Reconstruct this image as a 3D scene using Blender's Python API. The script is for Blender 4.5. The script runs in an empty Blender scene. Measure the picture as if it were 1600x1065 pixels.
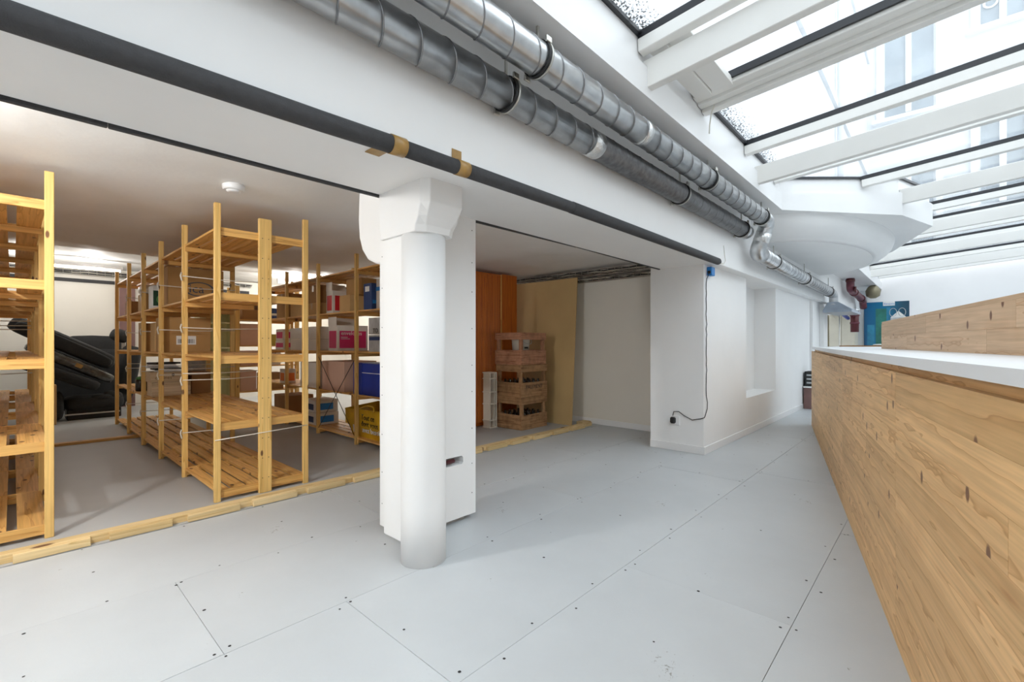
import bpy, bmesh, math, random
from mathutils import Vector, Matrix
random.seed(7)
sc = bpy.context.scene
col = sc.collection

# ---------------------------------------------------------------- camera
F_PX, HEAD = 723.0, math.atan(670 / 723.0)
cam_d = bpy.data.cameras.new('camera')
cam_d.sensor_width = 36.0
cam_d.lens = F_PX / 1600 * 36.0
cam_d.shift_y = 3.5 / 1600
cam_d.clip_start = 0.02
cam = bpy.data.objects.new('camera', cam_d)
cam.location = (0, 0, 1.2)
cam.rotation_euler = (math.pi / 2, 0, HEAD - math.pi / 2)
col.objects.link(cam)
sc.camera = cam

# ---------------------------------------------------------------- world, exposure
w = bpy.data.worlds.new('overcast_sky')
w.use_nodes = True
wn = w.node_tree
bg = wn.nodes['Background']
bg.inputs[0].default_value = (0.90, 0.95, 1.0, 1)
bg.inputs[1].default_value = 2.9
sc.world = w
vs = sc.view_settings
vs.view_transform = 'Standard'
vs.look = 'None'
vs.gamma = 1.0
vs.use_curve_mapping = False
vs.exposure = 0.15
sc.cycles.max_bounces = 10
sc.cycles.diffuse_bounces = 6
sc.cycles.transparent_max_bounces = 16
sc.cycles.sample_clamp_indirect = 8.0
sc.cycles.use_denoising = True


# storeroom lamp just left of the frame: the shadows of the shelf posts and of the column all run back to it
ld = bpy.data.lights.new('storeroom_lamp_offscreen', 'POINT')
ld.shadow_soft_size = 0.06
ld.energy = 90
ld.color = (1.0, 0.985, 0.96)
lamp = bpy.data.objects.new('storeroom_lamp_offscreen', ld)
lamp.location = (-0.8, 2.9, 2.12)
col.objects.link(lamp)


# ---------------------------------------------------------------- material helpers
def new_mat(name):
    m = bpy.data.materials.new(name)
    m.use_nodes = True
    nt = m.node_tree
    return m, nt, nt.nodes['Principled BSDF']


def N(nt, t, **kw):
    n = nt.nodes.new(t)
    for k, v in kw.items():
        if k.startswith('_'):
            n.inputs[k[1:].replace('_', ' ')].default_value = v
        else:
            setattr(n, k, v)
    return n


def ramp(nt, stops):
    r = nt.nodes.new('ShaderNodeValToRGB')
    e = r.color_ramp.elements
    while len(e) > 1:
        e.remove(e[-1])
    e[0].position, e[0].color = stops[0][0], (*stops[0][1], 1)
    for p, c in stops[1:]:
        k = e.new(p)
        k.color = (*c, 1)
    return r


def plain(name, c, rough=0.5, metal=0.0, var=0.06, scale=6.0, bump=0.0, bscale=60.0, spec=0.5):
    """coloured material with a light noise variation and optional fine relief"""
    m, nt, p = new_mat(name)
    L = nt.links
    tc = N(nt, 'ShaderNodeTexCoord')
    no = N(nt, 'ShaderNodeTexNoise', _Scale=scale, _Detail=4.0)
    L.new(tc.outputs['Object'], no.inputs['Vector'])
    lo = tuple(max(0, x * (1 - var)) for x in c)
    hi = tuple(min(1, x * (1 + var)) for x in c)
    r = ramp(nt, [(0.3, lo), (0.7, hi)])
    L.new(no.outputs['Fac'], r.inputs[0])
    L.new(r.outputs[0], p.inputs['Base Color'])
    p.inputs['Roughness'].default_value = rough
    p.inputs['Metallic'].default_value = metal
    p.inputs['Specular IOR Level'].default_value = spec
    if bump > 0:
        n2 = N(nt, 'ShaderNodeTexNoise', _Scale=bscale, _Detail=3.0)
        L.new(tc.outputs['Object'], n2.inputs['Vector'])
        b = N(nt, 'ShaderNodeBump', _Strength=bump, _Distance=0.01)
        L.new(n2.outputs['Fac'], b.inputs['Height'])
        L.new(b.outputs[0], p.inputs['Normal'])
    return m


def wood(name, dark, light, knot=(0.16, 0.07, 0.025), grain=1.0, knots=0.5, rough=0.5, wear=0.0, kden=(2.0, 5.2), kpick=0.8, stretch=0.3, kaxis='y', rings=5.0):
    """timber; grain along local X, each object cut from its own place in the tree"""
    m, nt, p = new_mat(name)
    L = nt.links
    tc = N(nt, 'ShaderNodeTexCoord')
    oi = N(nt, 'ShaderNodeObjectInfo')
    mul = N(nt, 'ShaderNodeMath', operation='MULTIPLY')
    mul.inputs[1].default_value = 61.7
    L.new(oi.outputs['Random'], mul.inputs[0])
    cmb = N(nt, 'ShaderNodeCombineXYZ')
    for i in range(3):
        L.new(mul.outputs[0], cmb.inputs[i])
    add = N(nt, 'ShaderNodeVectorMath', operation='ADD')
    L.new(tc.outputs['Object'], add.inputs[0])
    L.new(cmb.outputs[0], add.inputs[1])
    mp = N(nt, 'ShaderNodeMapping')
    mp.inputs['Scale'].default_value = (stretch, 9.0, 9.0)
    L.new(add.outputs[0], mp.inputs[0])
    # knots
    mk = N(nt, 'ShaderNodeMapping')
    mk.inputs['Scale'].default_value = (kden[0], 0.0, kden[1]) if kaxis == 'z' else (kden[0], kden[1], 0.0)
    L.new(add.outputs[0], mk.inputs[0])
    vo = N(nt, 'ShaderNodeTexVoronoi', _Scale=1.0, voronoi_dimensions='2D')
    ks = N(nt, 'ShaderNodeSeparateXYZ')
    L.new(mk.outputs[0], ks.inputs[0])
    kc = N(nt, 'ShaderNodeCombineXYZ')
    L.new(ks.outputs[0], kc.inputs[0])
    L.new(ks.outputs[2 if kaxis == 'z' else 1], kc.inputs[1])
    L.new(kc.outputs[0], vo.inputs['Vector'])
    # broad bands
    n1 = N(nt, 'ShaderNodeTexNoise', _Scale=1.6 * grain, _Detail=2.0, _Distortion=0.15)
    L.new(mp.outputs[0], n1.inputs['Vector'])
    # growth-ring lines: contour the band field
    k = N(nt, 'ShaderNodeMath', operation='MULTIPLY_ADD')
    k.inputs[1].default_value = rings
    L.new(n1.outputs['Fac'], k.inputs[0])
    kd = N(nt, 'ShaderNodeMath', operation='MULTIPLY')
    kd.inputs[1].default_value = -0.35
    L.new(vo.outputs['Distance'], kd.inputs[0])
    L.new(kd.outputs[0], k.inputs[2])
    fr = N(nt, 'ShaderNodeMath', operation='FRACT')
    L.new(k.outputs[0], fr.inputs[0])
    mid = tuple((a + b) / 2 for a, b in zip(dark, light))
    r1 = ramp(nt, [(0.0, light), (0.55, tuple(x * 0.96 for x in light)), (0.9, mid), (0.97, dark), (1.0, light)])
    L.new(fr.outputs[0], r1.inputs[0])
    # fine fibre
    mf = N(nt, 'ShaderNodeMapping')
    mf.inputs['Scale'].default_value = (3, 90, 90)
    L.new(add.outputs[0], mf.inputs[0])
    n2 = N(nt, 'ShaderNodeTexNoise', _Scale=1.0, _Detail=2.0)
    L.new(mf.outputs[0], n2.inputs['Vector'])
    r2 = ramp(nt, [(0.3, (0.84, 0.82, 0.78)), (0.7, (1.06, 1.06, 1.06))])
    L.new(n2.outputs['Fac'], r2.inputs[0])
    mx = N(nt, 'ShaderNodeMix', data_type='RGBA', blend_type='MULTIPLY')
    mx.inputs[0].default_value = 1.0
    L.new(r1.outputs[0], mx.inputs[6])
    L.new(r2.outputs[0], mx.inputs[7])
    # tone per piece
    r3 = ramp(nt, [(0.0, (0.86, 0.83, 0.78)), (1.0, (1.08, 1.08, 1.1))])
    L.new(oi.outputs['Random'], r3.inputs[0])
    mt = N(nt, 'ShaderNodeMix', data_type='RGBA', blend_type='MULTIPLY')
    mt.inputs[0].default_value = 1.0
    L.new(mx.outputs[2], mt.inputs[6])
    L.new(r3.outputs[0], mt.inputs[7])
    out = mt
    if knots > 0:
        rk = ramp(nt, [(0.0, (1, 1, 1)), (0.10 * knots * 2, (1, 1, 1)), (0.16 * knots * 2, (0, 0, 0))])
        L.new(vo.outputs['Distance'], rk.inputs[0])
        sr = N(nt, 'ShaderNodeSeparateColor')
        L.new(vo.outputs['Color'], sr.inputs[0])
        gt = N(nt, 'ShaderNodeMath', operation='LESS_THAN')
        gt.inputs[1].default_value = kpick
        L.new(sr.outputs[0], gt.inputs[0])
        mm = N(nt, 'ShaderNodeMath', operation='MULTIPLY')
        L.new(rk.outputs[0], mm.inputs[0])
        L.new(gt.outputs[0], mm.inputs[1])
        ck = N(nt, 'ShaderNodeMix', data_type='RGBA')
        L.new(mm.outputs[0], ck.inputs[0])
        L.new(mt.outputs[2], ck.inputs[6])
        ck.inputs[7].default_value = (*knot, 1)
        out = ck
    if wear > 0:
        nw = N(nt, 'ShaderNodeTexNoise', _Scale=14.0, _Detail=6.0)
        L.new(add.outputs[0], nw.inputs['Vector'])
        rw = ramp(nt, [(0.42, (1, 1, 1)), (0.7, (1 - wear,) * 3)])
        L.new(nw.outputs['Fac'], rw.inputs[0])
        mw = N(nt, 'ShaderNodeMix', data_type='RGBA', blend_type='MULTIPLY')
        mw.inputs[0].default_value = 1.0
        L.new(out.outputs[2], mw.inputs[6])
        L.new(rw.outputs[0], mw.inputs[7])
        out = mw
    L.new(out.outputs[2], p.inputs['Base Color'])
    p.inputs['Roughness'].default_value = rough
    return m


def paint(name, c, rough=0.55, bump=0.08, stain=0.04):
    m, nt, p = new_mat(name)
    L = nt.links
    tc = N(nt, 'ShaderNodeTexCoord')
    n1 = N(nt, 'ShaderNodeTexNoise', _Scale=1.3, _Detail=5.0)
    L.new(tc.outputs['Object'], n1.inputs['Vector'])
    r = ramp(nt, [(0.35, tuple(x * (1 - stain) for x in c)), (0.65, c)])
    L.new(n1.outputs['Fac'], r.inputs[0])
    L.new(r.outputs[0], p.inputs['Base Color'])
    p.inputs['Roughness'].default_value = rough
    n2 = N(nt, 'ShaderNodeTexNoise', _Scale=9.0, _Detail=6.0)
    L.new(tc.outputs['Object'], n2.inputs['Vector'])
    b = N(nt, 'ShaderNodeBump', _Strength=bump, _Distance=0.02)
    L.new(n2.outputs['Fac'], b.inputs['Height'])
    L.new(b.outputs[0], p.inputs['Normal'])
    return m


def emit(name, c, s):
    m, nt, p = new_mat(name)
    p.inputs['Base Color'].default_value = (*c, 1)
    p.inputs['Emission Color'].default_value = (*c, 1)
    p.inputs['Emission Strength'].default_value = s
    return m


M = {}
M['white'] = paint('white_wall_paint', (0.86, 0.86, 0.855))
M['ceil'] = paint('white_ceiling_plaster', (0.86, 0.855, 0.84), bump=0.15, stain=0.06)
M['cream'] = paint('cream_wall_paint', (0.78, 0.75, 0.68))
M['gloss'] = plain('white_gloss_paint', (0.80, 0.80, 0.80), 0.35, var=0.02, scale=2)
M['rafter'] = plain('off_white_rafter_paint', (0.78, 0.77, 0.74), 0.45, var=0.03, scale=2)
M['inend'] = paint('white_end_wall_paint', (0.86, 0.86, 0.86))
M['ext'] = paint('outside_render', (0.70, 0.715, 0.735), bump=0.05, stain=0.10)
M['pine'] = wood('pine_shelf', (0.54, 0.26, 0.06), (0.80, 0.47, 0.15), knots=0.42, kden=(4, 9), kpick=0.30)
M['post'] = wood('pine_post', (0.66, 0.38, 0.095), (0.86, 0.57, 0.20), knots=0.35, kden=(4, 10), kpick=0.25)
M['timber'] = wood('sawn_timber', (0.62, 0.42, 0.17), (0.82, 0.63, 0.34), knots=0.35, kden=(2, 5), kpick=0.6, rough=0.7)
M['end'] = wood('timber_cut_face', (0.34, 0.17, 0.06), (0.52, 0.29, 0.11), knots=0.0, rough=0.8)
M['spruce'] = wood('spruce_board', (0.58, 0.31, 0.11), (0.82, 0.52, 0.235), knot=(0.20, 0.085, 0.03), grain=0.8, knots=0.36, kden=(7.0, 4.6), kpick=0.24, kaxis='z', stretch=0.22, rings=4.0)
M['spruce2'] = wood('pale_spruce_board', (0.52, 0.31, 0.16), (0.68, 0.47, 0.29), knot=(0.16, 0.06, 0.025), grain=0.8, knots=0.36, kden=(7.0, 4.6), kpick=0.24, kaxis='z', stretch=0.22, rings=4.0)
M['oldwood'] = wood('weathered_crate_wood', (0.20, 0.10, 0.045), (0.44, 0.25, 0.12), knots=0.0, rough=0.85, wear=0.35)
M['oldwood_red'] = wood('reddish_crate_wood', (0.30, 0.12, 0.06), (0.54, 0.27, 0.16), knots=0.0, rough=0.85, wear=0.3)
M['winewood'] = wood('pale_box_wood', (0.62, 0.46, 0.28), (0.78, 0.64, 0.44), knots=0.0, rough=0.7)
M['tambour'] = wood('orange_varnished_wood', (0.40, 0.085, 0.008), (0.60, 0.16, 0.015), knots=0.0, rough=0.35)
M['board'] = plain('hardboard_sheet', (0.52, 0.36, 0.16), 0.7, var=0.10, scale=1.5)
M['card'] = plain('cardboard', (0.44, 0.25, 0.09), 0.8, var=0.08, scale=4)
M['card_l'] = plain('light_cardboard', (0.58, 0.37, 0.16), 0.8, var=0.08, scale=4)
M['card_d'] = plain('dark_cardboard', (0.30, 0.15, 0.05), 0.8, var=0.08, scale=4)
M['card_p'] = plain('pinkish_cardboard', (0.62, 0.40, 0.30), 0.8, var=0.05, scale=4)
M['carton'] = plain('white_carton', (0.72, 0.68, 0.62), 0.6, var=0.03)
M['pink'] = plain('magenta_print', (0.62, 0.015, 0.13), 0.5, var=0.03)
M['red'] = plain('red_print', (0.60, 0.02, 0.03), 0.5, var=0.03)
M['orange'] = plain('orange_print', (0.75, 0.20, 0.04), 0.5, var=0.03)
M['blue'] = plain('deep_blue_plastic', (0.010, 0.035, 0.30), 0.4, var=0.04)
M['navy'] = plain('navy_print', (0.02, 0.05, 0.16), 0.5, var=0.04)
M['skyblue'] = plain('bright_blue_plastic', (0.015, 0.20, 0.55), 0.4, var=0.03)
M['yellow'] = plain('yellow_bag_plastic', (0.66, 0.40, 0.015), 0.35, var=0.10, scale=9, bump=0.5, bscale=14)
M['olive'] = plain('olive_yellow_carton', (0.42, 0.33, 0.05), 0.6, var=0.08)
M['palegreen'] = plain('pale_green_paint', (0.80, 0.79, 0.52), 0.5, var=0.03)
M['green'] = plain('dark_green_print', (0.01, 0.06, 0.025), 0.5, var=0.05)
M['leafgreen'] = plain('green_print', (0.10, 0.28, 0.06), 0.5, var=0.2, scale=30)
M['silver'] = plain('silver_carton', (0.46, 0.47, 0.48), 0.4, var=0.15, scale=14)
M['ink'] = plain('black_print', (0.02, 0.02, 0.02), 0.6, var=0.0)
M['brownink'] = plain('brown_print', (0.16, 0.08, 0.03), 0.7, var=0.0)
M['slate'] = plain('slate_blue_print', (0.07, 0.08, 0.10), 0.7, var=0.0)
M['paper'] = plain('white_paper', (0.78, 0.78, 0.76), 0.6, var=0.02)
M['foam'] = plain('dark_grey_foam', (0.045, 0.045, 0.048), 0.75, var=0.10, scale=40, bump=0.25, bscale=200)
M['rubber'] = plain('black_rubber', (0.012, 0.012, 0.013), 0.6, var=0.05)
M['gasket'] = plain('black_gasket', (0.012, 0.013, 0.017), 0.35, var=0.2)
M['tape'] = plain('brown_packing_tape', (0.36, 0.21, 0.06), 0.3, var=0.15, scale=30)
M['galv'] = plain('galvanised_steel', (0.56, 0.57, 0.58), 0.30, metal=1.0, var=0.18, scale=9)
M['galv_d'] = plain('dark_grey_sleeve', (0.16, 0.16, 0.165), 0.42, metal=0.55, var=0.25, scale=26, bump=0.2, bscale=40)
M['alutape'] = plain('crinkled_foil_tape', (0.72, 0.72, 0.71), 0.28, metal=1.0, var=0.1, scale=30, bump=0.9, bscale=55)
M['steel'] = plain('plain_steel_wire', (0.55, 0.54, 0.50), 0.4, metal=0.9, var=0.1)
M['pipe_red'] = plain('dark_red_pipe', (0.09, 0.010, 0.013), 0.4, var=0.12)
M['pipe_pink'] = plain('dusty_red_pipe', (0.13, 0.025, 0.04), 0.4, var=0.1)
M['greyhood'] = plain('blue_grey_metal', (0.34, 0.39, 0.46), 0.4, metal=0.5, var=0.1)
M['seat'] = plain('charcoal_upholstery', (0.012, 0.0125, 0.013), 0.8, var=0.2, scale=30, bump=0.3, bscale=300)
M['wrap'] = plain('shiny_plastic_wrap', (0.05, 0.05, 0.048), 0.12, var=0.5, scale=12, bump=1.0, bscale=22, spec=0.9)
M['bagwhite'] = plain('white_plastic_wrap', (0.72, 0.66, 0.56), 0.4, var=0.1, bump=0.8, bscale=20)
M['string'] = plain('white_cord', (0.75, 0.72, 0.64), 0.8, var=0.1)
M['plastic_w'] = plain('ivory_plastic', (0.76, 0.72, 0.62), 0.4, var=0.03)
M['bottle'] = plain('dark_bottle_glass', (0.02, 0.012, 0.006), 0.15, var=0.2)
M['slab'] = plain('white_worktop_laminate', (0.78, 0.79, 0.80), 0.35, var=0.01)
M['maroon'] = plain('maroon_panel', (0.20, 0.11, 0.10), 0.6, var=0.1)
M['blackcable'] = plain('black_cable', (0.02, 0.02, 0.02), 0.5, var=0.1)
M['brass'] = plain('dull_brass', (0.26, 0.23, 0.15), 0.5, metal=0.4, var=0.2)
M['teal'] = plain('teal_green_print', (0.02, 0.16, 0.13), 0.4, var=0.3, scale=5)
M['cyan'] = plain('blue_print', (0.02, 0.20, 0.34), 0.4, var=0.3, scale=5)
M['beige'] = plain('beige_door_paint', (0.62, 0.58, 0.48), 0.5, var=0.04)
M['pave'] = plain('pale_paving', (0.5, 0.49, 0.47), 0.8)
M['seam'] = plain('seam_steel', (0.30, 0.30, 0.31), 0.4, metal=1.0, var=0.1)
M['tube'] = emit('lit_fluorescent_tube', (1.0, 0.9, 0.74), 9.0)


def floor_mat(name, c, spots=True):
    m, nt, p = new_mat(name)
    L = nt.links
    tc = N(nt, 'ShaderNodeTexCoord')
    n1 = N(nt, 'ShaderNodeTexNoise', _Scale=1.1, _Detail=6.0, _Roughness=0.6)
    L.new(tc.outputs['Object'], n1.inputs['Vector'])
    r = ramp(nt, [(0.3, tuple(x * 0.93 for x in c)), (0.7, tuple(x * 1.04 for x in c))])
    L.new(n1.outputs['Fac'], r.inputs[0])
    out = r.outputs[0]
    if spots:
        # paint scuffs: small dark flecks gathered in worn areas
        n3 = N(nt, 'ShaderNodeTexNoise', _Scale=55.0, _Detail=4.0, _Roughness=0.7)
        L.new(tc.outputs['Object'], n3.inputs['Vector'])
        n4 = N(nt, 'ShaderNodeTexNoise', _Scale=2.3, _Detail=2.0)
        L.new(tc.outputs['Object'], n4.inputs['Vector'])
        ad = N(nt, 'ShaderNodeMath', operation='ADD')
        L.new(n3.outputs['Fac'], ad.inputs[0])
        L.new(n4.outputs['Fac'], ad.inputs[1])
        rs = ramp(nt, [(0.0, (0, 0, 0)), (0.66, (0, 0, 0)), (0.70, (1, 1, 1))])
        h = N(nt, 'ShaderNodeMath', operation='MULTIPLY')
        h.inputs[1].default_value = 0.5
        L.new(ad.outputs[0], h.inputs[0])
        L.new(h.outputs[0], rs.inputs[0])
        mx = N(nt, 'ShaderNodeMix', data_type='RGBA')
        L.new(rs.outputs[0], mx.inputs[0])
        L.new(out, mx.inputs[6])
        mx.inputs[7].default_value = (c[0] * 0.5, c[1] * 0.48, c[2] * 0.44, 1)
        out = mx.outputs[2]
    L.new(out, p.inputs['Base Color'])
    p.inputs['Roughness'].default_value = 0.42
    n2 = N(nt, 'ShaderNodeTexNoise', _Scale=120.0, _Detail=3.0)
    L.new(tc.outputs['Object'], n2.inputs['Vector'])
    b = N(nt, 'ShaderNodeBump', _Strength=0.10, _Distance=0.004)
    L.new(n2.outputs['Fac'], b.inputs['Height'])
    L.new(b.outputs[0], p.inputs['Normal'])
    return m


M['floor'] = floor_mat('grey_painted_board', (0.515, 0.538, 0.552))
M['floor2'] = floor_mat('grey_painted_concrete', (0.44, 0.447, 0.445), False)


def glass_mat(name, dirt_y=None):
    m, nt, p = new_mat(name)
    L = nt.links
    nt.nodes.remove(p)
    o = nt.nodes['Material Output']
    tr = N(nt, 'ShaderNodeBsdfTransparent')
    tr.inputs[0].default_value = (0.96, 0.98, 0.985, 1)
    gl = N(nt, 'ShaderNodeBsdfGlossy')
    gl.inputs['Roughness'].default_value = 0.03
    lw = N(nt, 'ShaderNodeLayerWeight', _Blend=0.5)
    pw = N(nt, 'ShaderNodeMath', operation='POWER')
    pw.inputs[1].default_value = 4.0
    L.new(lw.outputs['Facing'], pw.inputs[0])
    fr = N(nt, 'ShaderNodeMath', operation='MULTIPLY_ADD')
    fr.inputs[1].default_value = 0.45
    fr.inputs[2].default_value = 0.025
    L.new(pw.outputs[0], fr.inputs[0])
    mx = N(nt, 'ShaderNodeMixShader')
    L.new(fr.outputs[0], mx.inputs[0])
    L.new(tr.outputs[0], mx.inputs[1])
    L.new(gl.outputs[0], mx.inputs[2])
    # a thin even film plus grime gathered along the eaves
    df = N(nt, 'ShaderNodeBsdfDiffuse')
    df.inputs[0].default_value = (0.62, 0.62, 0.62, 1)
    tl = N(nt, 'ShaderNodeBsdfTranslucent')
    tl.inputs[0].default_value = (0.85, 0.87, 0.9, 1)
    m2 = N(nt, 'ShaderNodeMixShader')
    m2.inputs[0].default_value = 0.06
    L.new(mx.outputs[0], m2.inputs[1])
    L.new(tl.outputs[0], m2.inputs[2])
    out = m2
    if dirt_y is not None:
        tc = N(nt, 'ShaderNodeTexCoord')
        sp = N(nt, 'ShaderNodeSeparateXYZ')
        L.new(tc.outputs['Object'], sp.inputs[0])
        mr = N(nt, 'ShaderNodeMapRange')
        mr.inputs['From Min'].default_value = dirt_y - 0.22
        mr.inputs['From Max'].default_value = dirt_y
        mr.inputs['To Min'].default_value = 0.0
        mr.inputs['To Max'].default_value = 0.20
        L.new(sp.outputs[1], mr.inputs[0])
        no = N(nt, 'ShaderNodeTexNoise', _Scale=70.0, _Detail=3.0)
        L.new(tc.outputs['Object'], no.inputs['Vector'])
        ad = N(nt, 'ShaderNodeMath', operation='ADD')
        L.new(mr.outputs[0], ad.inputs[0])
        L.new(no.outputs['Fac'], ad.inputs[1])
        rr = ramp(nt, [(0.72, (0, 0, 0)), (0.80, (1, 1, 1))])
        L.new(ad.outputs[0], rr.inputs[0])
        m3 = N(nt, 'ShaderNodeMixShader')
        L.new(rr.outputs[0], m3.inputs[0])
        L.new(m2.outputs[0], m3.inputs[1])
        d2 = N(nt, 'ShaderNodeBsdfDiffuse')
        d2.inputs[0].default_value = (0.16, 0.16, 0.16, 1)
        L.new(d2.outputs[0], m3.inputs[2])
        out = m3
    L.new(out.outputs[0], o.inputs[0])
    return m


M['glass'] = glass_mat('skylight_glass', 1.36)
M['winglass'] = plain('far_window_glass', (0.30, 0.34, 0.37), 0.08, var=0.25, scale=0.9)


# ---------------------------------------------------------------- object helpers
W = {}
CACHE = {}


def link(name, data, mat=None, parent=None, mw=None):
    o = bpy.data.objects.new(name, data)
    col.objects.link(o)
    mw = mw or Matrix.Identity(4)
    W[o] = mw
    if parent is not None:
        o.parent = parent
        o.matrix_parent_inverse = W[parent].inverted()
    o.matrix_basis = mw
    if mat is not None and data is not None and not data.materials:
        data.materials.append(M[mat])
    return o


def tag(o, label=None, cat=None, group=None, kind=None):
    if label:
        o['label'] = label
    if cat:
        o['category'] = cat
    if group:
        o['group'] = group
    if kind:
        o['kind'] = kind
    return o


def thing(name, loc, label, cat, group=None, rz=0.0):
    mw = Matrix.Translation(Vector(loc)) @ Matrix.Rotation(rz, 4, 'Z')
    o = link(name, None, None, None, mw)
    o.empty_display_size = 0.1
    return tag(o, label, cat, group)


def box_mesh(dims, bev, mat):
    key = (tuple(round(d, 4) for d in dims), bev, mat)
    if key in CACHE:
        return CACHE[key]
    bm = bmesh.new()
    bmesh.ops.create_cube(bm, size=1.0)
    bmesh.ops.scale(bm, vec=dims, verts=bm.verts)
    if bev > 0:
        bmesh.ops.bevel(bm, geom=bm.edges[:], offset=bev, segments=1, affect='EDGES')
    me = bpy.data.meshes.new('block')
    bm.to_mesh(me)
    bm.free()
    me.materials.append(M[mat])
    CACHE[key] = me
    return me


def box(name, lo, hi, mat, parent=None, bev=0.0, rz=0.0):
    lo, hi = Vector(lo), Vector(hi)
    c = (lo + hi) / 2
    d = hi - lo
    mw = Matrix.Translation(c) @ Matrix.Rotation(rz, 4, 'Z')
    return link(name, box_mesh(tuple(abs(x) for x in d), bev, mat), None, parent, mw)


def bar(name, p0, p1, wd, ht, mat, parent=None, bev=0.0, up=(0, 0, 1)):
    """board from p0 to p1: local X along it, wd across, ht along 'up'"""
    p0, p1 = Vector(p0), Vector(p1)
    x = (p1 - p0)
    ln = x.length
    x.normalize()
    u = Vector(up)
    y = u.cross(x).normalized()
    z = x.cross(y)
    R = Matrix((x, y, z)).transposed().to_4x4()
    mw = Matrix.Translation((p0 + p1) / 2) @ R
    return link(name, box_mesh((ln, wd, ht), bev, mat), None, parent, mw)


def mesh_obj(name, verts, faces, mat, parent=None, smooth=False, mw=None):
    me = bpy.data.meshes.new(name)
    me.from_pydata([tuple(v) for v in verts], [], faces)
    me.update()
    me.materials.append(M[mat])
    if smooth:
        me.polygons.foreach_set('use_smooth', [True] * len(me.polygons))
    return link(name, me, None, parent, mw)


def prism_data(poly, z0, z1):
    n = len(poly)
    v = [(x, y, z0) for x, y in poly] + [(x, y, z1) for x, y in poly]
    f = [tuple(range(n - 1, -1, -1)), tuple(range(n, 2 * n))]
    f += [(i, (i + 1) % n, n + (i + 1) % n, n + i) for i in range(n)]
    return v, f


def prism(name, poly, z0, z1, mat, parent=None):
    v, f = prism_data(poly, z0, z1)
    return mesh_obj(name, v, f, mat, parent)


def extrude_profile(name, prof, axis, a0, a1, mat, parent=None, smooth=False):
    """prof = list of 2-D points; axis 'x': points are (y,z); 'y': points are (x,z)"""
    n = len(prof)
    if axis == 'x':
        v = [(a0, p, q) for p, q in prof] + [(a1, p, q) for p, q in prof]
    else:
        v = [(p, a0, q) for p, q in prof] + [(p, a1, q) for p, q in prof]
    f = [tuple(range(n)), tuple(range(2 * n - 1, n - 1, -1))]
    f += [((i + 1) % n, i, n + i, n + (i + 1) % n) for i in range(n)]
    return mesh_obj(name, v, f, mat, parent, smooth)


def sweep(pts, radii, n=16, caps=True, verts=None, faces=None):
    pts = [Vector(p) for p in pts]
    if not isinstance(radii, (list, tuple)):
        radii = [radii] * len(pts)
    verts = [] if verts is None else verts
    faces = [] if faces is None else faces
    base = len(verts)
    t0 = (pts[1] - pts[0]).normalized()
    ref = Vector((0, 0, 1)) if abs(t0.z) < 0.9 else Vector((1, 0, 0))
    nrm = (ref - t0 * ref.dot(t0)).normalized()
    for i, p in enumerate(pts):
        if i == 0:
            t = t0
        elif i == len(pts) - 1:
            t = (pts[i] - pts[i - 1]).normalized()
        else:
            t = ((pts[i + 1] - p).normalized() + (p - pts[i - 1]).normalized())
            t = t.normalized() if t.length > 1e-6 else t0
        nrm = (nrm - t * nrm.dot(t))
        nrm.normalize()
        bn = t.cross(nrm)
        for k in range(n):
            a = 2 * math.pi * k / n
            verts.append(p + (nrm * math.cos(a) + bn * math.sin(a)) * radii[i])
    for i in range(len(pts) - 1):
        for k in range(n):
            k2 = (k + 1) % n
            faces.append((base + i * n + k, base + i * n + k2, base + (i + 1) * n + k2, base + (i + 1) * n + k))
    if caps:
        faces.append(tuple(base + k for k in range(n - 1, -1, -1)))
        e = base + (len(pts) - 1) * n
        faces.append(tuple(e + k for k in range(n)))
    return verts, faces


def tube(name, pts, r, mat, parent=None, n=16, caps=True):
    v, f = sweep(pts, r, n, caps)
    o = mesh_obj(name, v, f, mat, parent)
    for p in o.data.polygons:
        p.use_smooth = len(p.vertices) == 4
    return o


def bend(pts, rad, seg=6):
    """round the inner corners of a polyline"""
    pts = [Vector(p) for p in pts]
    out = [pts[0]]
    for i in range(1, len(pts) - 1):
        a = (pts[i - 1] - pts[i]).normalized()
        b = (pts[i + 1] - pts[i]).normalized()
        r = min(rad, (pts[i - 1] - pts[i]).length * 0.49, (pts[i + 1] - pts[i]).length * 0.49)
        s, e = pts[i] + a * r, pts[i] + b * r
        for k in range(seg + 1):
            t = k / seg
            out.append(s * (1 - t) ** 2 + pts[i] * 2 * t * (1 - t) + e * t * t)
    out.append(pts[-1])
    return out


def lathe(name, prof, loc, mat, parent=None, n=32):
    """prof = (radius, z) from bottom to top"""
    v, f = [], []
    for r, z in prof:
        for k in range(n):
            a = 2 * math.pi * k / n
            v.append((r * math.cos(a), r * math.sin(a), z))
    for i in range(len(prof) - 1):
        for k in range(n):
            k2 = (k + 1) % n
            f.append((i * n + k, i * n + k2, (i + 1) * n + k2, (i + 1) * n + k))
    f.append(tuple(range(n - 1, -1, -1)))
    f.append(tuple((len(prof) - 1) * n + k for k in range(n)))
    o = mesh_obj(name, v, f, mat, parent, mw=Matrix.Translation(Vector(loc)))
    for p in o.data.polygons:
        p.use_smooth = len(p.vertices) == 4
    return o


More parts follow.
